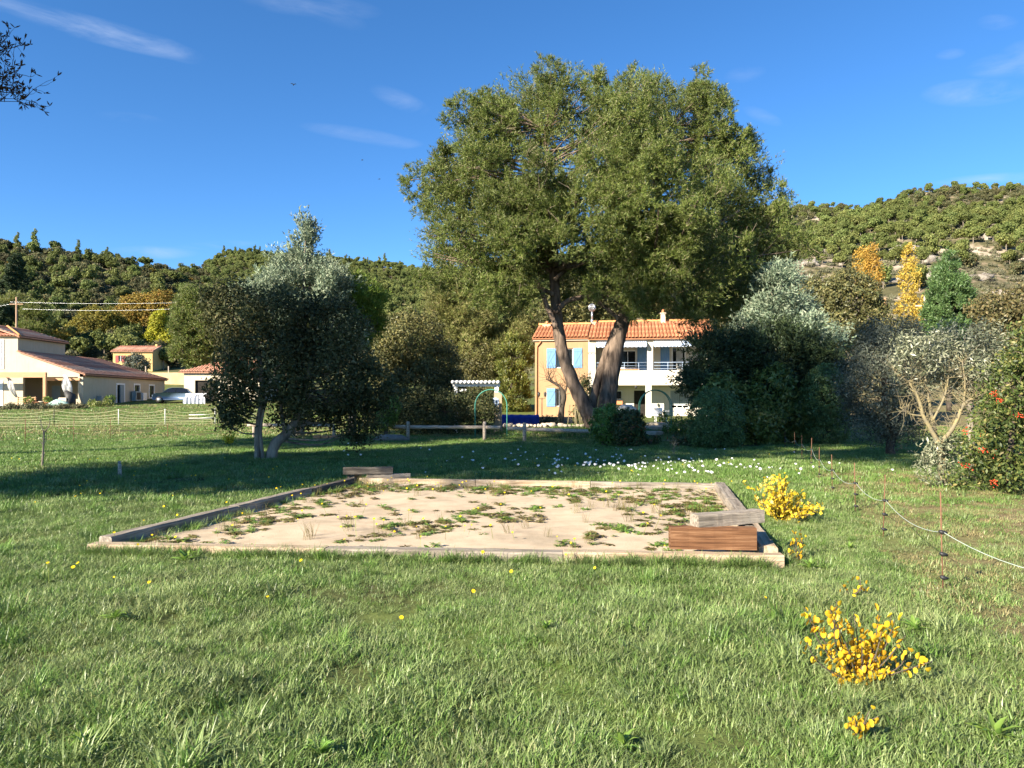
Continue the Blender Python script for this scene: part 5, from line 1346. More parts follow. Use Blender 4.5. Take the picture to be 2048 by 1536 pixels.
# trees beyond the garden on the right
rg = rs(62); Y = 62
leafy('oak_tree', 'brownish green oak standing beyond the conifers at right', foot(1690, Y), [lob(1640, 600, 50, 48, Y), lob(1700, 595, 55, 55, Y), lob(1740, 630, 32, 45, Y), lob(1670, 650, 70, 45, Y)], OAKB, rg, 2.2, .65, 65, .22, .10)
rg = rs(63); Y = 60
simple_pine('round_conifer', 'dense dark green cone-shaped conifer below the right hill', foot(1898, Y), [lob(1899, 530, 9, 20, Y), lob(1898, 556, 22, 26, Y), lob(1898, 590, 34, 36, Y), lob(1898, 630, 42, 40, Y), lob(1898, 670, 42, 35, Y)], BOX, rg, None, 3.0, .36, 46, .2, .06, 8, 1.3, BARKD, (.3, .6), (.85, 1.02))
for k, (px, lb, ls) in enumerate(((1724, 'leftmost yellow poplar below the right hill', [lob(1724, 530, 12, 38, 92), lob(1723, 570, 11, 25, 92)]), (1745, 'taller yellow poplar touching the leftmost one', [lob(1744, 510, 10, 24, 90), lob(1747, 548, 15, 35, 90)]),
                                  (1820, 'tall thin-leaved yellow poplar near the pale pole', [lob(1818, 515, 12, 28, 88), lob(1820, 565, 18, 45, 88), lob(1815, 620, 20, 30, 88)]), (1842, 'short yellow poplar right of the tall one', [lob(1842, 625, 16, 32, 87)]))):
    rg = rs(64 + k); Yk = (92, 90, 88, 87)[k]
    leafy('poplar_tree', lb, foot(px, Yk), ls, POPLAR, rg, 3.2 if k != 2 else 2.0, .5, 26, .2, .13, bark=BARKO, fill=.15, frac=.8, r0=.04)
rg = rs(70); Y = 44
leafy('oak_tree', 'grey-green tree at the right edge above the pale olive', foot(2010, Y), [lob(1990, 625, 48, 40, Y), lob(2050, 615, 60, 45, Y), lob(2020, 660, 70, 40, Y)], OAKB, rg, 3, .5, 60, .17, .08)
rg = rs(71); Y = 50
leafy('oak_tree', 'tree between the yellow poplars and the dark olive', foot(1800, Y), [lob(1790, 670, 50, 35, Y), lob(1720, 680, 45, 30, Y)], OAKB, rg, 3, .5, 60, .17, .08)

# ------------------------------------------------------------------ trees around the houses on the left
rg = rs(81)
leafy('autumn_oak', 'ochre-yellow oak left of the small yellow house', foot(205, 142), [lob(200, 660, 50, 46, 142), lob(165, 680, 35, 40, 142), lob(235, 690, 40, 35, 142)], AUTGREEN, rg, 1.6, .8, 60, .34, .2, bark=BARKG)
leafy('autumn_oak', 'tall ochre oak behind the small yellow house', foot(285, 150), [lob(280, 630, 48, 40, 150), lob(325, 620, 42, 38, 150), lob(260, 665, 45, 35, 150), lob(310, 665, 50, 35, 150)], AUTUMN, rs(82), 1.5, .85, 60, .36, .2, bark=BARKG)
leafy('lime_tree', 'lemon-yellow young tree right of the ochre oak', foot(322, 138), [lob(320, 645, 17, 26, 138), lob(310, 675, 20, 22, 138), lob(335, 680, 18, 22, 138)], LIME, rs(83), 2.4, .55, 50, .28, .16, bark=BARKG)
simple_pine('pine_tree', 'light green pine beside the dark two-stemmed tree', foot(395, 84), [lob(405, 605, 42, 32, 84), lob(380, 650, 42, 35, 84), lob(425, 650, 40, 40, 84), lob(390, 700, 45, 30, 84)], PINE, rs(84), None, .9, .9, 70, .3, .06, 8, .6)
leafy('garden_tree', 'dark green bushes right of the small yellow house', foot(345, 128), [lob(350, 718, 32, 22, 128), lob(385, 720, 35, 22, 128)], OAKB, rs(85), 1.8, .7, 55, .3, .16)
leafy('olive_tree', 'grey olive in front of the small yellow house', foot(275, 108), [lob(272, 728, 26, 20, 108)], OLIVED, rs(86), 3, .5, 55, .24, .09)
for k, (px, Yk, ls, mt, lb) in enumerate(((30, 125, [(20, 620, 40, 35), (0, 645, 40, 35)], PINE, 'green pine behind the farmhouse roof at the left edge'), (75, 118, [(75, 640, 25, 30), (65, 665, 28, 25)], PINE, 'light green pine right of the utility pole'), (112, 120, [(105, 668, 15, 14), (125, 672, 18, 14)], AUTUMN, 'small tan bush above the farmhouse roof'))):
    L = [lob(*q, Yk) for q in ls]
    if mt is PINE: simple_pine('pine_tree', lb, foot(px, Yk), L, PINE, rs(90 + k), None, .8, .9, 60, .34, .07, 8, .6)
    else: leafy('tan_bush', lb, foot(px, Yk), L, AUTUMN, rs(90 + k), 2, .6, 50, .3, .16, cat='bush')
for k, (px, Yk, top, w, lb) in enumerate(((34, 170, 512, 7, 'slender dark cypress tallest on the left hillside'), (12, 172, 560, 6, 'slender dark cypress at the far left edge of the hillside'), (10, 120, 610, 6, 'slender dark cypress just behind the farmhouse'))):
    f = foot(px, Yk); bot = HY - (f.z - EYE) / Yk * F; mid = (top + bot) / 2
    simple_pine('cypress_tree', lb, f, [lob(px, mid, w, (bot - top) / 2, Yk)], DARKC, rs(95 + k), None, 1.6, .5, 40, .3, .09, 8, 1.4, BARKD, (.3, .6), (.8, 1.03))
leafy('low_hedge', 'low brownish hedge along the farmhouse terrace', foot(80, 62), [lob(20 + k * 34, 817, 22, 9, 62 + k * .3, 0, .7) for k in range(5)] + [lob(-30, 817, 25, 9, 62, 0, .7)], ROSEM, rs(99), 10, .25, 40, .12, .06, cat='hedge')
leafy('weedy_shrub', 'straggly plants at the foot of the farmhouse side wall', foot(200, 66), [lob(190, 810, 16, 8, 66), lob(215, 808, 10, 9, 67)], LAUREL, rs(100), 8, .3, 30, .16, .05, cat='shrub')

# small garden plants by the path and the ochre wall
def bare_tree(name, label, base, P, n, rg, bark, L=(.3, .9), extra=None, cat='tree'):
    e = empty(name, base, label=label, cat=cat); mb = MB(); pts = []
    for Q in P:
        q = smoothpath(Q, 5); mb.tube([np.array(a[:3]) - np.array(base) for a in q], q[:, 3], 8, rough=.15); pts += [a for a in q[len(q) // 3:]]
    mb.build('trunk', bark, e); mb = MB()
    for k in range(n):
        a = pts[rg.randint(len(pts))]; d = unit(rg.normal(size=3) + np.array((0, 0, 1.3))); l = rg.uniform(*L); r = min(.014, a[3] * .5)
        mid = a[:3] + d * l * .5 + rg.normal(size=3) * l * .08
        mb.tube([a[:3] - np.array(base), mid - np.array(base), mid + unit(d + rg.normal(size=3) * .3) * l * .5 - np.array(base)], [r, r * .7, r * .35], 4, cap=False)
    mb.build('twigs', bark, e, kind='stuff'); return e
Y = 46
bare_tree('fig_tree', 'small bare dark tree before the ochre wall', foot(1121, Y), [TP([(1121, 848, .20), (1124, 815, .17), (1128, 790, .14), (1118, 772, .09), (1102, 760, .05), (1096, 742, .02)], Y), TP([(1126, 800, .09), (1120, 775, .06), (1103, 764, .05), (1092, 758, .02)], Y), TP([(1128, 790, .07), (1134, 770, .05), (1133, 745, .02)], Y)], 60, rs(3), BARKD, (.5, 1.6))
Y = 43
bare_tree('bare_shrub', 'pale leafless shrub between the ochre wall and the trunks', foot(1160, Y), [TP([(1160, 845, .05), (1156, 800, .04), (1158, 760, .02), (1160, 735, .01)], Y), TP([(1160, 840, .04), (1172, 790, .03), (1180, 750, .015)], Y)], 70, rs(4), TWIG, (.3, .9), cat='shrub')
leafy('evergreen_shrub', 'dark glossy shrub between the two pine trunks', foot(1172, 42), [lob(1172, 785, 17, 30, 42), lob(1170, 825, 24, 25, 42)], OAK, rs(5), 9, .25, 45, .12, .055, cat='shrub')
mb = MB(); rg = rs(6); p = foot(1148, 40)
for k in range(7): x = rg.uniform(-.4, .5); mb.tube([(x, 0, -.05), (x * .3 + rg.uniform(-.15, .25), .1, rg.uniform(1.0, 1.5))], .022, 6)
mb.build('cane_bundle', BARKO, None, loc=p, label='pale canes leaning together left of the curved trunk', cat='canes')
for k, (px, Yk, w, h, mt, lb) in enumerate(((1095, 44.5, 30, 9, ROSEM, 'low dark planting along the terrace wall'), (1350, 33.0, 26, 20, BUSH, 'leafy green plants beside the path arch'), (1322, 39.5, 22, 8, LAUREL, 'low yellow-green plants at the white house door'), (1300, 27.6, 22, 10, NANDINA, 'low dark plants before the stone steps'), (1362, 26.3, 24, 16, NANDINA, 'dark low bush left of the clipped dome'), (1285, 28.6, 9, 8, BUSH, 'small bright leafy plant at the foot of the steps'), (1255, 40.5, 30, 14, BUSH, 'green plants behind the nandina bush'))):
    f = foot(px, Yk); bot = HY - (f.z - EYE) / Yk * F
    leafy('garden_plants', lb, f, [lob(px, bot - h * .8, w, h, Yk)], mt, rs(110 + k), 14, .2, 26, .12, .05, cat='plants', fill=.1)
bare_tree('grey_herb', 'thin grey herb standing in the daisy lawn', foot(1349, 22.2), [TP([(1349, 930, .012), (1348, 905, .008), (1350, 885, .004)], 22.2)], 40, rs(7), MATS['grey_herb_leaves'], (.12, .3), cat='plant')
pot(1326, 40.5, .22, .35, TERRA, 'terracotta pot on the path before the white house', BUSH)
# furniture under the balcony
p = foot(1318, 46.5); ch = empty('garden_chair', p, label='white garden chair under the balcony', cat='chair')
MB().box((-.25, -.25, .42), (.25, .25, .46)).build('seat', WHITEP, ch); mb = MB(); mb.box((-.25, .22, .48), (.25, .26, .95)); mb.build('backrest', WHITEP, ch)
for x in (-.24, .2):
    for y in (-.24, .2): boxpart('leg', (x, y, -.02), (x + .04, y + .04, .415), WHITEP, ch)
p = foot(1332, 47); tb = empty('garden_table', p, label='white round garden table under the balcony', cat='table')
mb = MB(); mb.tube([(0, 0, .70), (0, 0, .74)], .55, 20); mb.build('table_top', WHITEP, tb); mb = MB(); mb.tube([(0, 0, -.02), (0, 0, .1), (0, 0, .699)], [.25, .05, .05], 10); mb.build('pedestal', WHITEP, tb)
p = foot(1252, 43); mb = MB(); mb.tube([(-.5, 0, .9), (-.2, 0, 1.05), (.3, 0, 1.02), (.6, 0, .9)], [.1, .2, .22, .1], 9, rough=.25, seed=7); mb.box((-.5, -.2, -.1), (.55, .2, .88)); mb.build('cushion_stack', CLOTH, None, loc=p, label='white cushions piled beside the right trunk', cat='cushions')
# staked sapling on the left field
p = hit(84, 936); k_ = p.y / F; rg = rs(12)
sp = bare_tree('sapling', 'thin bare sapling on the shaded lawn at far left', p, [[(p.x, p.y, p.z - .05, .028), (p.x + .03, p.y, p.z + .45, .022), (p.x + .05, p.y, p.z + .88, .02)], [(p.x + .05, p.y, p.z + .85, .016), (p.x + .16, p.y, p.z + 1.0, .01), (p.x + .2, p.y, p.z + 1.2, .005)], [(p.x + .05, p.y, p.z + .85, .014), (p.x - .02, p.y, p.z + 1.05, .008), (p.x - .05, p.y, p.z + 1.25, .004)]], 16, rg, BARKG, (.1, .35), cat='sapling')

# ------------------------------------------------------------------ birds
def bird(px, py, Y, span, flap, rz, label):
    mb = MB(); s = span / 2
    mb.tube([(0, -.16, 0), (0, -.10, 0), (0, 0, 0), (0, .12, 0), (0, .22, 0)], [.012, .04, .055, .035, .03], 8)
    for q in (-1, 1):
        mb.add([(q * .03, -.06, .02), (q * s * .5, -.08, .02 + flap), (q * s, .04, .02 + flap * .7), (q * s * .5, .08, .015 + flap), (q * .03, .08, .015), (q * .03, -.06, .005), (q * s * .5, -.08, .008 + flap), (q * s * .5, .08, .0 + flap), (q * .03, .08, .0)], [(0, 1, 3, 4), (1, 2, 3), (5, 8, 7, 6), (6, 7, 2), (0, 5, 6, 1), (1, 6, 2), (3, 7, 8, 4), (2, 7, 3)])
    mb.build('flying_bird', IRON, None, loc=ray(px, py, Y), rot=(0, 0, rz), label=label, cat='bird')
bird(587, 169, 75, .62, .08, R(20), 'largest dark bird flying high in the blue sky at left')
bird(725, 320, 110, .36, .02, R(60), 'small bird flying left of the big pine, upper of the close pair')
bird(759, 358, 110, .36, -.02, R(80), 'small bird flying left of the big pine, lower of the close pair')
bird(828, 362, 90, .30, .06, R(40), 'tiny bird flying at the left edge of the pine crown')

# ------------------------------------------------------------------ scattered growth
def proto(name, me): return bpy.data.objects.new(name, me)
def scatter(name, pts, rot, scl, pid, protos, label, cat=None, parent=None):
    """one object that repeats small meshes on points (what nobody could count)"""
    coll = bpy.data.collections.new(name + '_kinds')
    for p in protos: coll.objects.link(p)
    me = bpy.data.meshes.new(name)
    me.vertices.add(len(pts)); me.vertices.foreach_set('co', np.asarray(pts, np.float32).ravel())
    for nm, ty, arr, key in (('rot', 'FLOAT_VECTOR', rot, 'vector'), ('scl', 'FLOAT', scl, 'value'), ('pid', 'INT', pid, 'value')):
        a = me.attributes.new(nm, ty, 'POINT'); a.data.foreach_set(key, np.asarray(arr).astype(np.int32 if ty == 'INT' else np.float32).ravel())
    o = link(name, me, parent, label=label, kind='stuff')
    if cat: o['category'] = cat
    ng = bpy.data.node_groups.new(name, 'GeometryNodeTree')
    ng.interface.new_socket('Geometry', in_out='INPUT', socket_type='NodeSocketGeometry'); ng.interface.new_socket('Geometry', in_out='OUTPUT', socket_type='NodeSocketGeometry')
    gi, go = ng.nodes.new('NodeGroupInput'), ng.nodes.new('NodeGroupOutput')
    ip = ng.nodes.new('GeometryNodeInstanceOnPoints'); ci = ng.nodes.new('GeometryNodeCollectionInfo')
    ci.inputs['Collection'].default_value = coll; ci.inputs['Separate Children'].default_value = True; ci.inputs['Reset Children'].default_value = True
    def attr(n, ty):
        a = ng.nodes.new('GeometryNodeInputNamedAttribute'); a.data_type = ty; a.inputs['Name'].default_value = n; return a.outputs['Attribute']
    ip.inputs['Pick Instance'].default_value = True
    ng.links.new(gi.outputs[0], ip.inputs['Points']); ng.links.new(ci.outputs[0], ip.inputs['Instance'])
    ng.links.new(attr('pid', 'INT'), ip.inputs['Instance Index']); ng.links.new(attr('rot', 'FLOAT_VECTOR'), ip.inputs['Rotation']); ng.links.new(attr('scl', 'FLOAT'), ip.inputs['Scale'])
    ng.links.new(ip.outputs[0], go.inputs[0])
    md = o.modifiers.new('scatter', 'NODES'); md.node_group = ng
    return o
def rots(n, rg, tilt=.1): return np.stack([rg.uniform(-tilt, tilt, n), rg.uniform(-tilt, tilt, n), rg.uniform(0, 6.283, n)], -1)

def vn(x, y, s, seed=0):
    """smooth patchy noise 0..1"""
    r = rs(seed); v = 0; amp = 0
    for k in range(5):
        a = r.uniform(0, 6.28); f = s * 1.7 ** k; p = r.uniform(0, 6.28, 2)
        v = v + np.sin(x * f * math.cos(a) + y * f * math.sin(a) + p[0]) * np.sin(-x * f * math.sin(a) * 1.1 + y * f * math.cos(a) + p[1]) / 1.4 ** k; amp += 1 / 1.4 ** k
    return np.clip(.5 + v / amp * .9, 0, 1)
# hillside trees: small meshes with a stem and a crown of leaf clumps
def hill_mesh(name, lobes, per, rc, nl, L, W, mat, seed, stem=None, bark=BARKG, thick=1.0):
    rg = rs(seed); V, Fq = leaf_crown([(np.array(c), np.array(r)) for c, r in lobes], per, rc, nl, L, W, rg, fill=.15, rnd=.8)
    Fs = [Fq]; mi = [0] * len(Fq)
    if stem:
        mb = MB(); mb.tube(stem, [.16 * thick, .12 * thick, .06 * thick], 6, cap=False); Fs.append(np.array(mb.f) + len(V)); mi += [1] * len(mb.f); V = np.concatenate([V, np.array(mb.v)])
    return mesh_np(name, V, Fs, [mat, bark], mi)
def rl(seed, n, R_, z0, z1, r):
    q = random.Random(seed); return [((q.uniform(-R_, R_), q.uniform(-R_, R_), q.uniform(z0, z1)), (r * q.uniform(.7, 1.1), r * q.uniform(.7, 1.1), r * q.uniform(.5, .8))) for _ in range(n)]
HP = [hill_mesh('pine_tree', rl(k, 5, 1.1, 2.6, 5.2, 1.5), 1.9, .55, 17, .46, .26, HILLP, k, [(0, 0, -.5), (.1, 0, 2), (0, .1, 4)]) for k in range(5)]
HT = [hill_mesh('tall_pine', [((random.Random(k * 9 + j).uniform(-.5, .5), random.Random(k * 7 + j).uniform(-.5, .5), 1.6 + j * 1.15), (1.7 - j * .2, 1.7 - j * .2, .8)) for j in range(7)], 1.7, .6, 15, .5, .28, HILLP, k + 20, [(0, 0, -.5), (.2, 0, 4), (0, .1, 8)]) for k in range(3)]
HO = [hill_mesh('oak_bush', rl(k + 40, 4, 1.2, .9, 2.6, 1.5), 2.0, .5, 15, .40, .26, HILLO, k + 40) for k in range(4)]
HS = [hill_mesh('scrub_bush', rl(k + 60, 3, .6, .3, .8, .8), 3.0, .35, 13, .26, .16, HILLS, k + 60) for k in range(3)]
HA_ = [hill_mesh('autumn_bush', rl(k + 80, 4, 1.1, 1.0, 2.8, 1.3), 1.8, .5, 14, .40, .26, AUTUMN, k + 80) for k in range(1)]
rg = rs(200)
def hill_points(px0, px1, t0, t1, spacing, rg, n=200000, fmin=100):
    """stratified points between two columns of the view and two fractions of the way up the slope"""
    xs = np.linspace(px0, px1, 600); Dm = np.interp(xs, RX, RD)
    area = float((((xs[1] - xs[0]) / F) * ((fmin + (Dm - fmin) * t1) ** 2 - (fmin + (Dm - fmin) * t0) ** 2) / 2).sum())
    m_ = int(area / spacing ** 2)
    px = rg.uniform(px0, px1, m_ * 3); D = np.interp(px, RX, RD)
    y = np.sqrt(rg.uniform(0, 1, m_ * 3) * ((fmin + (D - fmin) * t1) ** 2 - (fmin + (D - fmin) * t0) ** 2) + (fmin + (D - fmin) * t0) ** 2)
    x = (px - CX) / F * y
    cell = {}
    out = []
    for a, b in zip(x, y):
        key = (int(a / spacing), int(b / spacing))
        ok = True
        for i in (-1, 0, 1):
            for j in (-1, 0, 1):
                for c in cell.get((key[0] + i, key[1] + j), ()):
                    if (c[0] - a) ** 2 + (c[1] - b) ** 2 < (spacing * .8) ** 2: ok = False
        if ok: cell.setdefault(key, []).append((a, b)); out.append((a, b))
    o = np.array(out); return np.stack([o[:, 0], o[:, 1], G(o[:, 0], o[:, 1]) - .1], -1)
def cols(P): return CX + F * P[:, 0] / P[:, 1]
woods = []
def add_wood(P, kinds, weights, s0, s1):
    k = rg.choice(len(kinds), len(P), p=np.array(weights) / sum(weights)); woods.append((P, np.array(kinds)[k], rg.uniform(s0, s1, len(P))))
# 0-4 pine, 5-7 tall pine, 8-11 oak, 12-14 scrub, 15 autumn
add_wood(hill_points(-500, 420, .10, 1.02, 2.4, rg), [8, 9, 10, 11, 0, 1, 15], [3, 3, 3, 3, 1, 1, .3], .42, .95)
add_wood(hill_points(420, 1000, .12, 1.02, 3.0, rg), [0, 1, 2, 3, 4, 8, 9], [3, 3, 3, 3, 3, .8, .8], .42, .8)
add_wood(hill_points(1000, 1560, .2, 1.02, 6.0, rg), [0, 1, 2, 3, 8, 9], [2, 2, 2, 2, 1, 1], .9, 1.4)
sc = hill_points(1540, 2500, .12, 1.0, 2.7, rg); sc = sc[vn(sc[:, 0], sc[:, 1], .07, 3) > .36]; add_wood(sc, [12, 13, 14, 8, 9], [3, 3, 3, .25, .25], .5, 1.15)
up = hill_points(1540, 2500, .66, 1.02, 3.0, rg); add_wood(up, [8, 9, 10, 11, 0, 2], [2, 2, 2, 2, 1.5, 1.5], .4, .75)
P = np.concatenate([w[0] for w in woods]); K = np.concatenate([w[1] for w in woods]); S = np.concatenate([w[2] for w in woods])
names = HP + HT + HO + HS + HA_
scatter('hillside_wood', P, rots(len(P), rg, .06), S, K, [proto('kind_%02d' % k, me) for k, me in enumerate(names)], 'dense wood of pines, oaks and scrub covering the hillsides')
# pines one can tell apart on the right hill, and along the skylines
Pp = hill_points(1545, 2120, .30, 1.0, 4.0, rg)
D = np.interp(cols(Pp), RX, RD); tt = (Pp[:, 1] - 100) / (D - 100)
dens = np.interp(tt, [.3, .45, .55, .64, 1.0], [.05, .16, .8, 1.0, .75])
Pp = Pp[rg.rand(len(Pp)) < dens]; Pp = Pp[np.argsort(Pp[:, 1])]
for k, p in enumerate(Pp[:280]):
    o = link('pine_tree', HP[k % 5], None, loc=tuple(p), rot=(0, 0, rg.uniform(0, 6.28)), label='rounded pine on the right hill, ' + ('near the skyline' if (HY - (p[2] - EYE) / p[1] * F) < 430 else 'on mid-slope' if (HY - (p[2] - EYE) / p[1] * F) < 480 else 'low by the crags') + (' beside the big pine' if CX + F * p[0] / p[1] < 1720 else ' above the poplars' if CX + F * p[0] / p[1] < 1880 else ' toward the right edge'), cat='tree', group='pines on the right-hand hillside'); s = rg.uniform(.6, 1.0); o.scale = (s, s, s * rg.uniform(.9, 1.1))
for k in range(34):
    px = 420 + k * 12.2 + rg.uniform(-4, 4); Dk = float(np.interp(px, RX, RD)) * rg.uniform(.97, 1.0); x = (px - CX) / F * Dk
    o = link('ridge_pine', HT[k % 3] if k % 3 else HP[k % 5], None, loc=(x, Dk, float(G(x, Dk)) - .2), rot=(0, 0, rg.uniform(0, 6.28)), label='dark pine in the row along the middle ridge', cat='tree', group='pines along the middle ridge'); s = rg.uniform(.6, .9); o.scale = (s, s, s)
for k, (px, s, me, lb) in enumerate(((34, 1.0, HT[0], 'tall pine on the left hill, leftmost on the skyline'), (70, 1.35, HT[1], 'tallest pine on the left hill skyline'), (155, 1.1, HT[2], 'pale slender pine standing alone on the left skyline'), (213, .9, HT[0], 'thin pine on the saddle of the left skyline'), (236, 1.0, HP[1], 'rounded pine beside the thin one on the left saddle'))):
    Dk = float(np.interp(px, RX, RD)); x = (px - CX) / F * Dk
    o = link('skyline_pine', me, None, loc=(x, Dk, float(G(x, Dk)) - .2), label=lb, cat='tree'); s *= .7; o.scale = (s * .9, s * .9, s)
Dk = 272; x = (291 - CX) / F * Dk
um = hill_mesh('umbrella_pine', [((0, 0, 5.6), (2.4, 2.4, .9)), ((.3, 0, 5.0), (1.4, 1.4, .7))], 2.2, .5, 22, .5, .3, HILLP, 77, [(0, 0, -1), (.1, 0, 2.5), (0, 0, 5)], thick=2.4)
link('umbrella_pine', um, None, loc=(x, Dk, float(G(x, Dk)) - .1), label='flat-topped umbrella pine alone on the skyline saddle', cat='tree')
# limestone outcrops on the right hill
LIME_ = plain('limestone', (.17, .145, .12), (.40, .355, .30), .45, .95, .1, 1.0, .5, bscale=.9)
for k, (px, py, w, h, lb) in enumerate(((1812, 512, 6.5, 4.2, 'largest pale limestone crag behind the yellow poplars'), (1855, 524, 6, 2.4, 'long limestone ledge right of the largest crag'), (1985, 478, 5, 3.2, 'pale limestone crag high on the right hillside'), (1640, 508, 6, 2.6, 'limestone ledge next to the pine crown at right'), (1612, 530, 5, 2.2, 'low limestone ledge beneath the pine crown edge'), (1700, 530, 4.5, 1.6, 'small limestone ledge left of the poplars'), (1880, 555, 5.5, 1.8, 'flat limestone slab above the round conifer'), (1960, 560, 6, 1.8, 'flat limestone slab right of the round conifer'), (2010, 590, 5, 1.5, 'lowest limestone slab at the right edge'), (1780, 565, 5, 1.4, 'limestone slab between the yellow poplars'))):
    p = hit(px, py, 110); rn = rs(300 + k); nu, nv = 18, 10; V = []
    for j in range(nv + 1):
        for i2 in range(nu):
            a = 2 * math.pi * i2 / nu; b = math.pi * j / nv - math.pi / 2
            d = np.array((math.cos(a) * math.cos(b), math.sin(a) * math.cos(b), math.sin(b)))
            f = 1 + .22 * math.sin(a * 3 + k) + .18 * math.sin(a * 7 + b * 5 + k * 2) + rn.uniform(-.28, .22)
            V.append(np.sign(d) * np.abs(d) ** .75 * np.array((w * .6, w * .4, h * .6)) * f)
    i = np.array([(j * nu + q, j * nu + (q + 1) % nu, (j + 1) * nu + (q + 1) % nu, (j + 1) * nu + q) for j in range(nv) for q in range(nu)])
    link('limestone_crag', mesh_np('limestone_crag', np.array(V), i, LIME_), None, loc=p, rot=(0, 0, rn.uniform(-.4, .4)), label=lb, cat='rock')

# ------------------------------------------------------------------ grass
def clump_mesh(name, rg, n, rad, h, w, mat, lean=.5, bend=.5):
    a = rg.uniform(0, 6.283, n); r = rad * np.sqrt(rg.uniform(0, 1, n))
    base = np.stack([np.cos(a) * r, np.sin(a) * r, np.full(n, -.01)], -1)
    az = rg.uniform(0, 6.283, n); hh = h * rg.uniform(.45, 1.15, n); ln = lean * rg.uniform(0, 1, n); bd = bend * rg.uniform(.1, 1.1, n)
    d = np.stack([np.cos(az), np.sin(az), np.zeros(n)], -1); s = np.stack([-np.sin(az), np.cos(az), np.zeros(n)], -1); up = np.array((0, 0, 1.0))
    tw = rg.uniform(-.6, .6, (n, 1)); s = unit(s + d * tw)
    V = []
    for t_, k in ((0, .75), (.35, 1.0), (.7, .7)):
        c = base + up * (hh * (t_ - .25 * bd * t_ * t_))[:, None] + d * (hh * (ln * t_ + bd * t_ * t_))[:, None]
        V += [c - s * w * k / 2, c + s * w * k / 2]
    V.append(base + up * (hh * (1 - .35 * bd))[:, None] + d * (hh * (ln + bd))[:, None])
    V = np.stack(V, 1).reshape(-1, 3); o = np.arange(n)[:, None] * 7
    return mesh_np(name, V, [np.concatenate([o + np.array([[0, 1, 3, 2]]), o + np.array([[2, 3, 5, 4]])]), o + np.array([[4, 5, 6]])], mat)
def in_pitch(x, y, m=.0):
    P = [FL, FR, BR, BL]; ok = np.ones(len(x), bool)
    for a, b in zip(P, P[1:] + P[:1]):
        d = (b - a).normalized(); ok &= (d.x * (y - a.y) - d.y * (x - a.x)) > -m
    return ok
def wedge(n, y0, y1, rg, lo=-260, hi=2310):
    y = np.sqrt(rg.uniform(y0 * y0, y1 * y1, n)); px = rg.uniform(lo, hi, n); return (px - CX) / F * y, y
def per_area(d, y0, y1, lo=-260, hi=2310): return int(d * (hi - lo) / F * (y1 * y1 - y0 * y0) / 2)
rg = rs(400)
def rightside(x, y): return x > np.interp(y, [0, 6.3, 8.85, 11, 16, 23], [3.0, 3.3, 4.1, 4.9, 6.3, 8.6])   # beyond the electric fence
def lawn(name, label, d, y0, y1, protos_, scale, keep, smin=.8, smax=1.25, lo=-260, hi=2310):
    x, y = wedge(per_area(d, y0, y1, lo, hi), y0, y1, rg, lo, hi)
    k = keep(x, y); x, y = x[k], y[k]; n = len(x)
    s = scale * rg.uniform(smin, smax, n) * (.62 + .75 * vn(x, y, .9, 4))
    scatter(name, np.stack([x, y, G(x, y)], -1), rots(n, rg, .12), s, rg.randint(0, len(protos_), n), protos_, label)
NEAR = [proto('near_%02d' % k, clump_mesh('near_blades', rs(500 + k), 84, .15, .070, .0052, GRASS if k % 4 else GRASSB, .6, .8)) for k in range(8)]
MIDP = [proto('mid_%02d' % k, clump_mesh('mid_blades', rs(520 + k), 70, .24, .085, .0105, GRASSB if k % 4 else GRASS, .5, .6)) for k in range(6)]
DRYP = [proto('dry_%02d' % k, clump_mesh('dry_blades', rs(540 + k), 56, .18, .045, .0065, GRASSD if k % 3 else GRASS, .9, .9)) for k in range(6)]
FARP = [proto('far_%02d' % k, clump_mesh('far_blades', rs(560 + k), 60, .55, .085, .024, GRASSD if k % 2 else GRASSB, .6, .6)) for k in range(5)]
lawn('lawn_grass', 'pale green lawn grass in the foreground', 135, 2.0, 12.5, NEAR, .92, lambda x, y: ~in_pitch(x, y, .16) & ~(rightside(x, y) & (rg.rand(len(x)) < .85)) & (vn(x, y, 1.6, 9) > .07))
lawn('shaded_grass', 'lush green lawn grass beyond the sandy pitch', 34, 11.5, 33, MIDP, 1.0, lambda x, y: ~in_pitch(x, y, .18) & ~(rightside(x, y) & (y < 17) & (rg.rand(len(x)) < .8)) & ~((x > 6.2) & (x < 9.2) & (y > 26) & (y < 40)))
lawn('dry_grass', 'short dry grass right of the electric fence', 62, 3.0, 18, DRYP, 1.0, lambda x, y: rightside(x, y) & (vn(x, y, 1.3, 12) > .33), .7, 1.1, 1500, 2310)
lawn('field_grass', 'thin patchy grass of the left field', 9, 30, 72, FARP, 1.0, lambda x, y: ((x < -7) | (y < 36) | ((x < 25) & (y < 42))) & (vn(x, y, .35, 6) > .22) & ~((x > 0) & (y > 44)), .7, 1.2, -260, 2200)

# longer tufts and tangles, which throw the small dark hollows
TUFT = [proto('tuft_%02d' % k, clump_mesh('tuft_blades', rs(600 + k), 60, .07, .17, .0062, GRASS if k % 2 else GRASSB, .6, .8)) for k in range(4)]
lawn('grass_tufts', 'longer tufts of grass standing out of the foreground lawn', 5, 2.1, 12, TUFT, .85, lambda x, y: ~in_pitch(x, y, .14) & ~rightside(x, y) & (vn(x, y, 1.1, 15) > .45))
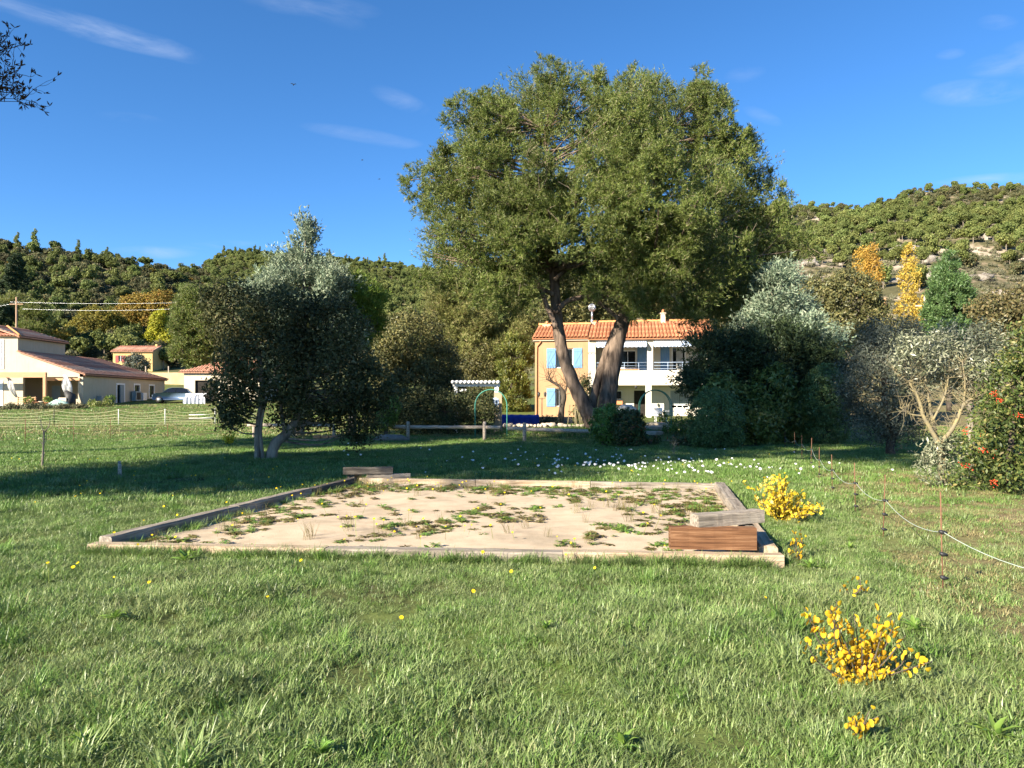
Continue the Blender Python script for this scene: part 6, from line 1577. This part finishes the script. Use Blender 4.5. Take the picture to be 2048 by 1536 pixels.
# grass and weeds growing against the timber border
x = []; y = []
for a, b, n_, sgn in ((FL, FR, 300, -1), (FR, BR, 70, -1), (BL, FL, 60, -1), (BR, BL, 60, -1), (FL, BL, 50, 1), (FR, BR, 40, -1)):
    t_ = rg.rand(n_); d = (b - a).normalized(); nrm = Vector((d.y, -d.x, 0)) * (.15 if sgn < 0 else -.15)
    nrm = nrm if sgn < 0 else Vector((d.y, -d.x, 0)) * .16
    x += [a.x + (b.x - a.x) * q + nrm.x * rg.uniform(.8, 1.4) for q in t_]; y += [a.y + (b.y - a.y) * q + nrm.y * rg.uniform(.8, 1.4) for q in t_]
x, y = np.array(x), np.array(y)
scatter('border_grass', np.stack([x, y, G(x, y)], -1), rots(len(x), rg, .2), rg.uniform(.5, 1.0, len(x)), rg.randint(0, 4, len(x)), [proto('edge_%02d' % k, o.data) for k, o in enumerate(TUFT)], 'ragged grass growing against the timber border')
# weeds on the sand: flat rosettes, brownish mats and wiry stems
def rosette(name, rg, n, L, W, mat, lift=.35):
    a = np.arange(n) * 2.4 + rg.uniform(-.3, .3, n); l = L * rg.uniform(.6, 1.15, n); el = rg.uniform(.1, 1, n) * lift
    d = np.stack([np.cos(a) * np.cos(el), np.sin(a) * np.cos(el), np.sin(el)], -1); s = np.stack([-np.sin(a), np.cos(a), np.zeros(n)], -1)
    V = []
    for t_, k in ((.05, .25), (.4, .8), (.75, 1.0)):
        c = d * (l * t_)[:, None] - np.array((0, 0, 1)) * (l * .12 * t_ ** 2)[:, None]; V += [c - s * W * k / 2, c + s * W * k / 2]
    V.append(d * l[:, None] - np.array((0, 0, 1)) * (l * .2)[:, None])
    V = np.stack(V, 1).reshape(-1, 3) + np.array((0, 0, .012)); o = np.arange(n)[:, None] * 7
    return mesh_np(name, V, [np.concatenate([o + np.array([[0, 1, 3, 2]]), o + np.array([[2, 3, 5, 4]])]), o + np.array([[4, 5, 6]])], mat)
WP = [proto('w_%02d' % k, rosette('weed', rs(700 + k), 26, .11, .022, WEED if k < 3 else WEEDB, .5 if k < 3 else .25)) for k in range(6)]
x, y = wedge(7000, 7.3, 14.4, rg, 150, 1600); k = in_pitch(x, y, -.14)
c_ = vn(x, y, 1.3, 21); edge = np.clip((y - 8.2) / 5, 0, 1)
corner = np.exp(-((x - 2.9) ** 2 / .7 + (y - 11.2) ** 2 / 3.2)) + .7 * np.exp(-((y - 13.6) ** 2) / .35) + .5 * np.exp(-((x + 3.6 - (y - 8) * .2) ** 2) / .06)
k &= rg.rand(len(x)) < np.clip((c_ - .50) * 1.6, .015, .5) + corner * .9
x, y = x[k], y[k]
scatter('pitch_weeds', np.stack([x, y, np.full(len(x), .035)], -1), rots(len(x), rg, .1), rg.uniform(.45, 1.15, len(x)), np.where(rg.rand(len(x)) < .45, rg.randint(0, 3, len(x)), rg.randint(3, 6, len(x))), WP, 'low green and brown weeds sprouting from the sand')
DG = [proto('dg_%02d' % k, clump_mesh('wiry', rs(720 + k), 22, .08, .30, .004, WEEDB, .5, .3)) for k in range(3)]
x, y = wedge(1500, 7.3, 14.4, rg, 150, 1600); k = in_pitch(x, y, -.1)
k &= rg.rand(len(x)) < .02 + .6 * np.exp(-((x - 2.0) ** 2 / .5 + (y - 10.9) ** 2 / .5)) + .3 * np.exp(-((y - 13.3) ** 2) / .3) + .12 * np.exp(-((y - 9) ** 2 / 1.0 + (x + .3) ** 2 / 1.2)) + .3 * np.exp(-((x + 3.8 - (y - 8) * .2) ** 2) / .05)
x, y = x[k], y[k]; scatter('dry_stalks', np.stack([x, y, np.full(len(x), .035)], -1), rots(len(x), rg, .2), rg.uniform(.5, 1.0, len(x)), rg.randint(0, 3, len(x)), DG, 'wiry brown stalks standing on the sand')
# flowers
def flower(name, h, r, mat, seed, stem=True):
    mb = MB(); rn = random.Random(seed); n = 9
    V = [(0, 0, h)] + [(math.cos(a) * r, math.sin(a) * r, h + rn.uniform(-.2, .3) * r) for a in np.linspace(0, 6.283, n, endpoint=False)]
    fs = [(0, k + 1, (k + 1) % n + 1) for k in range(n)]; me_v = V; f0 = len(fs)
    st = [(-.002, 0, 0), (.002, 0, 0), (.002, 0, h), (-.002, 0, h)]
    return mesh_np(name, np.array(V + st), [np.array(fs), np.array([[n + 1, n + 2, n + 3, n + 4]])], [mat, WEED], [0] * n + [1])
DA = [proto('da_%02d' % k, flower('daisy', .09 + .03 * k, .026, PETALW, k)) for k in range(3)]
x = np.concatenate([rg.normal(3.4, 1.9, 130), rg.normal(1.0, 1.8, 30), rg.uniform(-6, 9, 30)]); y = np.concatenate([rg.normal(18.0, 1.3, 130), rg.normal(20, 1.6, 30), rg.uniform(16, 29, 30)])
k = (y > 15) & (y < 29); x, y = x[k], y[k]
scatter('daisies', np.stack([x, y, G(x, y) + .02], -1), np.stack([rg.uniform(.4, 1.0, len(x)), rg.uniform(-.3, .3, len(x)), rg.uniform(-.6, .6, len(x))], -1), rg.uniform(.7, 1.4, len(x)), rg.randint(0, 3, len(x)), DA, 'white daisies dotted over the shaded lawn')
DY = [proto('dy_%02d' % k, flower('dandelion', .10 + .06 * k, .013, PETALY, k + 9)) for k in range(3)]
x, y = wedge(110, 5, 20, rg, 0, 1750); x = np.concatenate([x, rg.normal(-1.8, 2.2, 45), rg.uniform(-4, 4, 25)]); y = np.concatenate([y, rg.normal(9.2, 1.5, 45), rg.uniform(12.5, 14, 25)])
k = ~rightside(x, y) & (y > 3.3); x, y = x[k], y[k]
scatter('dandelions', np.stack([x, y, np.maximum(G(x, y), 0) + .03], -1), np.stack([rg.uniform(.3, .9, len(x)), rg.uniform(-.3, .3, len(x)), rg.uniform(-.6, .6, len(x))], -1), rg.uniform(.7, 1.3, len(x)), rg.randint(0, 3, len(x)), DY, 'yellow dandelion flowers scattered over lawn and sand')
# broad-leaved weeds in the grass: a few large rosettes, each leaf its own piece
m_ = rosette('leaf', rs(1), 1, .19, .034, WEED, .9)
def dock_leaf(seed):
    rn = random.Random(seed); L = .20; V = []; n = 6
    for k in range(n + 1):
        t_ = k / n; w = .028 * math.sin(math.pi * min(1, .1 + t_ * .9)) ** .7 * (1 if k < n else 0) + .002; z = .11 * t_ - .10 * t_ * t_ * (1 + .4 * rn.random())
        V += [(L * t_, -w, z + .008), (L * t_, 0, z), (L * t_, w, z + .008)]
    Fs = []
    for k in range(n): Fs += [(3 * k, 3 * k + 3, 3 * k + 4, 3 * k + 1), (3 * k + 1, 3 * k + 4, 3 * k + 5, 3 * k + 2)]
    return MB().add(V, Fs, True).mesh('leaf', WEED)
DL = [dock_leaf(k) for k in range(4)]
for k, (px, py, s, n_, lb) in enumerate(((165, 1500, 1.0, 16, 'broad-leaved weed at the bottom left of the lawn'), (640, 1520, 1.15, 14, 'broad-leaved weed at the bottom edge left of centre'), (1092, 1262, .8, 10, 'light green weed alone in the middle of the lawn'), (1245, 1500, 1.0, 14, 'broad-leaved weed at the bottom edge right of centre'), (1990, 1488, 1.3, 16, 'broad-leaved weed at the bottom right corner'), (370, 1128, 1.4, 16, 'leafy weed clump before the left part of the front sleeper'), (860, 1112, 1.4, 14, 'leafy weed clump before the middle of the front sleeper'), (1830, 1265, 1.2, 14, 'leafy weed right of the large yellow-leaved plant'), (1620, 1140, 1.2, 12, 'leafy weed right of the near bench'), (230, 1240, 1.0, 12, 'light weed rosette in the left foreground lawn'), (1700, 1100, 1.1, 12, 'leafy weed left of the electric fence'))):
    p = hit(px, py); e = empty('dock_weed', p, label=lb, cat='weed', group='broad-leaved weeds in the lawn'); rn = random.Random(k)
    for q in range(n_ + 8):
        o = link('leaf', DL[q % 4], e); o.rotation_euler = (rn.uniform(-.3, .3), -rn.uniform(.2, 1.15), q * 2.4 + rn.uniform(-.3, .3)); w = s * rn.uniform(.3, .6); o.scale = (w, w * .85, w)

# ------------------------------------------------------------------ young plants with yellow autumn leaves
def heart_leaf(seed, r):
    rn = random.Random(seed); n = 10; V = [(0, 0, 0)]
    for k in range(n):
        a = 2 * math.pi * k / n; q = r * (1 - .18 * math.cos(a) + .04 * rn.uniform(-1, 1))
        x, y = math.cos(a) * q, math.sin(a) * q * .72; V.append((x, y, abs(y) * .35 - x * x * 3 + .002))
    V[0] = (0, 0, -.002)
    return MB().add(V, [(0, k + 1, (k + 1) % n + 1) for k in range(n)], True).mesh('leaf', LEAFY)
HL = [heart_leaf(k, .018) for k in range(5)]
def leaf_plant(label, px, py, stems, per, s, seed, spread, pieces=True, mat=LEAFY):
    """stems fan out from one foot; leaves hang along them"""
    p = hit(px, py); rg = rs(seed); e = empty('yellow_shrub', p, label=label, cat='shrub'); mb = MB(); PL = []
    for (dx, h) in stems:
        a = np.zeros(3); b = np.array((dx, rg.uniform(-.5, .5) * spread, h)); mid = b * .5 + np.array((dx * .12, 0, h * .05)) + rg.normal(size=3) * .02
        q = smoothpath([(*a, .005), (*mid, .004), (*b, .002)], 5); mb.tube(q[:, :3], q[:, 3], 5)
        for k in range(per):
            t_ = rg.uniform(.22, 1.0); PL.append((q[int(t_ * (len(q) - 1)), :3] + rg.normal(size=3) * .022 * s))
    mb.build('stems', BARKD, e)
    if pieces:
        for k, c in enumerate(PL):
            o = link('leaf', HL[k % 5], e, loc=tuple(c)); w = s * rg.uniform(.65, 1.2); o.scale = (w, w, w)
            o.rotation_euler = (rg.uniform(-.6, .6), rg.uniform(.6, 1.6), rg.uniform(.6, 2.9) if rg.rand() < .7 else rg.uniform(0, 6.28))
    else:
        PL = np.array(PL); nr = unit(rg.normal(size=PL.shape) + np.array((-.5, -.6, .4))); D = rg.normal(size=PL.shape); D[:, 2] -= .6; D = unit(D - nr * (D * nr).sum(1, keepdims=True))
        link('leaves', mesh_np('leaves', *quads(PL, D, np.cross(nr, D), .05 * s * rg.uniform(.7, 1.3, len(PL)), .036 * s * rg.uniform(.7, 1.3, len(PL)), .15), mat), e)
rq = random.Random(3)
leaf_plant('large straggling plant with big yellow leaves in the right foreground', 1715, 1372, [(-.27, .42), (-.18, .52), (-.22, .28), (-.10, .36), (-.02, .30), (.05, .36), (.12, .32), (.20, .38), (.27, .36), (.30, .20), (.16, .22), (.02, .18), (-.12, .14), (-.05, .06), (.36, .18), (.08, .12), (-.30, .25), (.10, .27), (.22, .26), (-.16, .42), (-.24, .36), (.0, .38), (.14, .40), (.25, .30), (-.20, .46)], 17, 1.1, 901, .35)
leaf_plant('small yellow-leaved plant lowest in the right foreground', 1712, 1478, [(-.05, .14), (.02, .16), (.06, .14), (-.02, .10), (.08, .08), (-.07, .08)], 6, .95, 902, .2)
leaf_plant('narrow yellow-leaved plant beside the near bench', 1594, 1122, [(-.06, .20), (.0, .28), (.05, .30), (.09, .22), (-.09, .12), (.03, .15)], 9, 1.0, 903, .2)
leaf_plant('sparse yellow-leaved sprig between fence rod and bench', 1700, 1196, [(-.10, .14), (.05, .18), (.10, .16), (.12, .10)], 5, 1.0, 904, .2)
leaf_plant('dense bright yellow shrub beside the right edge of the pitch', 1560, 1043, [(rq.uniform(-.42, .15), rq.uniform(.25, .62)) for _ in range(34)] + [(rq.uniform(0, .50), rq.uniform(.12, .36)) for _ in range(34)], 17, 1.15, 905, .8, False, LEAFY2)
leaf_plant('small yellow shrub left of the two-stemmed tree', 457, 890, [(rq.uniform(-.25, .25), rq.uniform(.2, .5)) for _ in range(18)], 12, 1.8, 906, .5, False, LEAFY2)
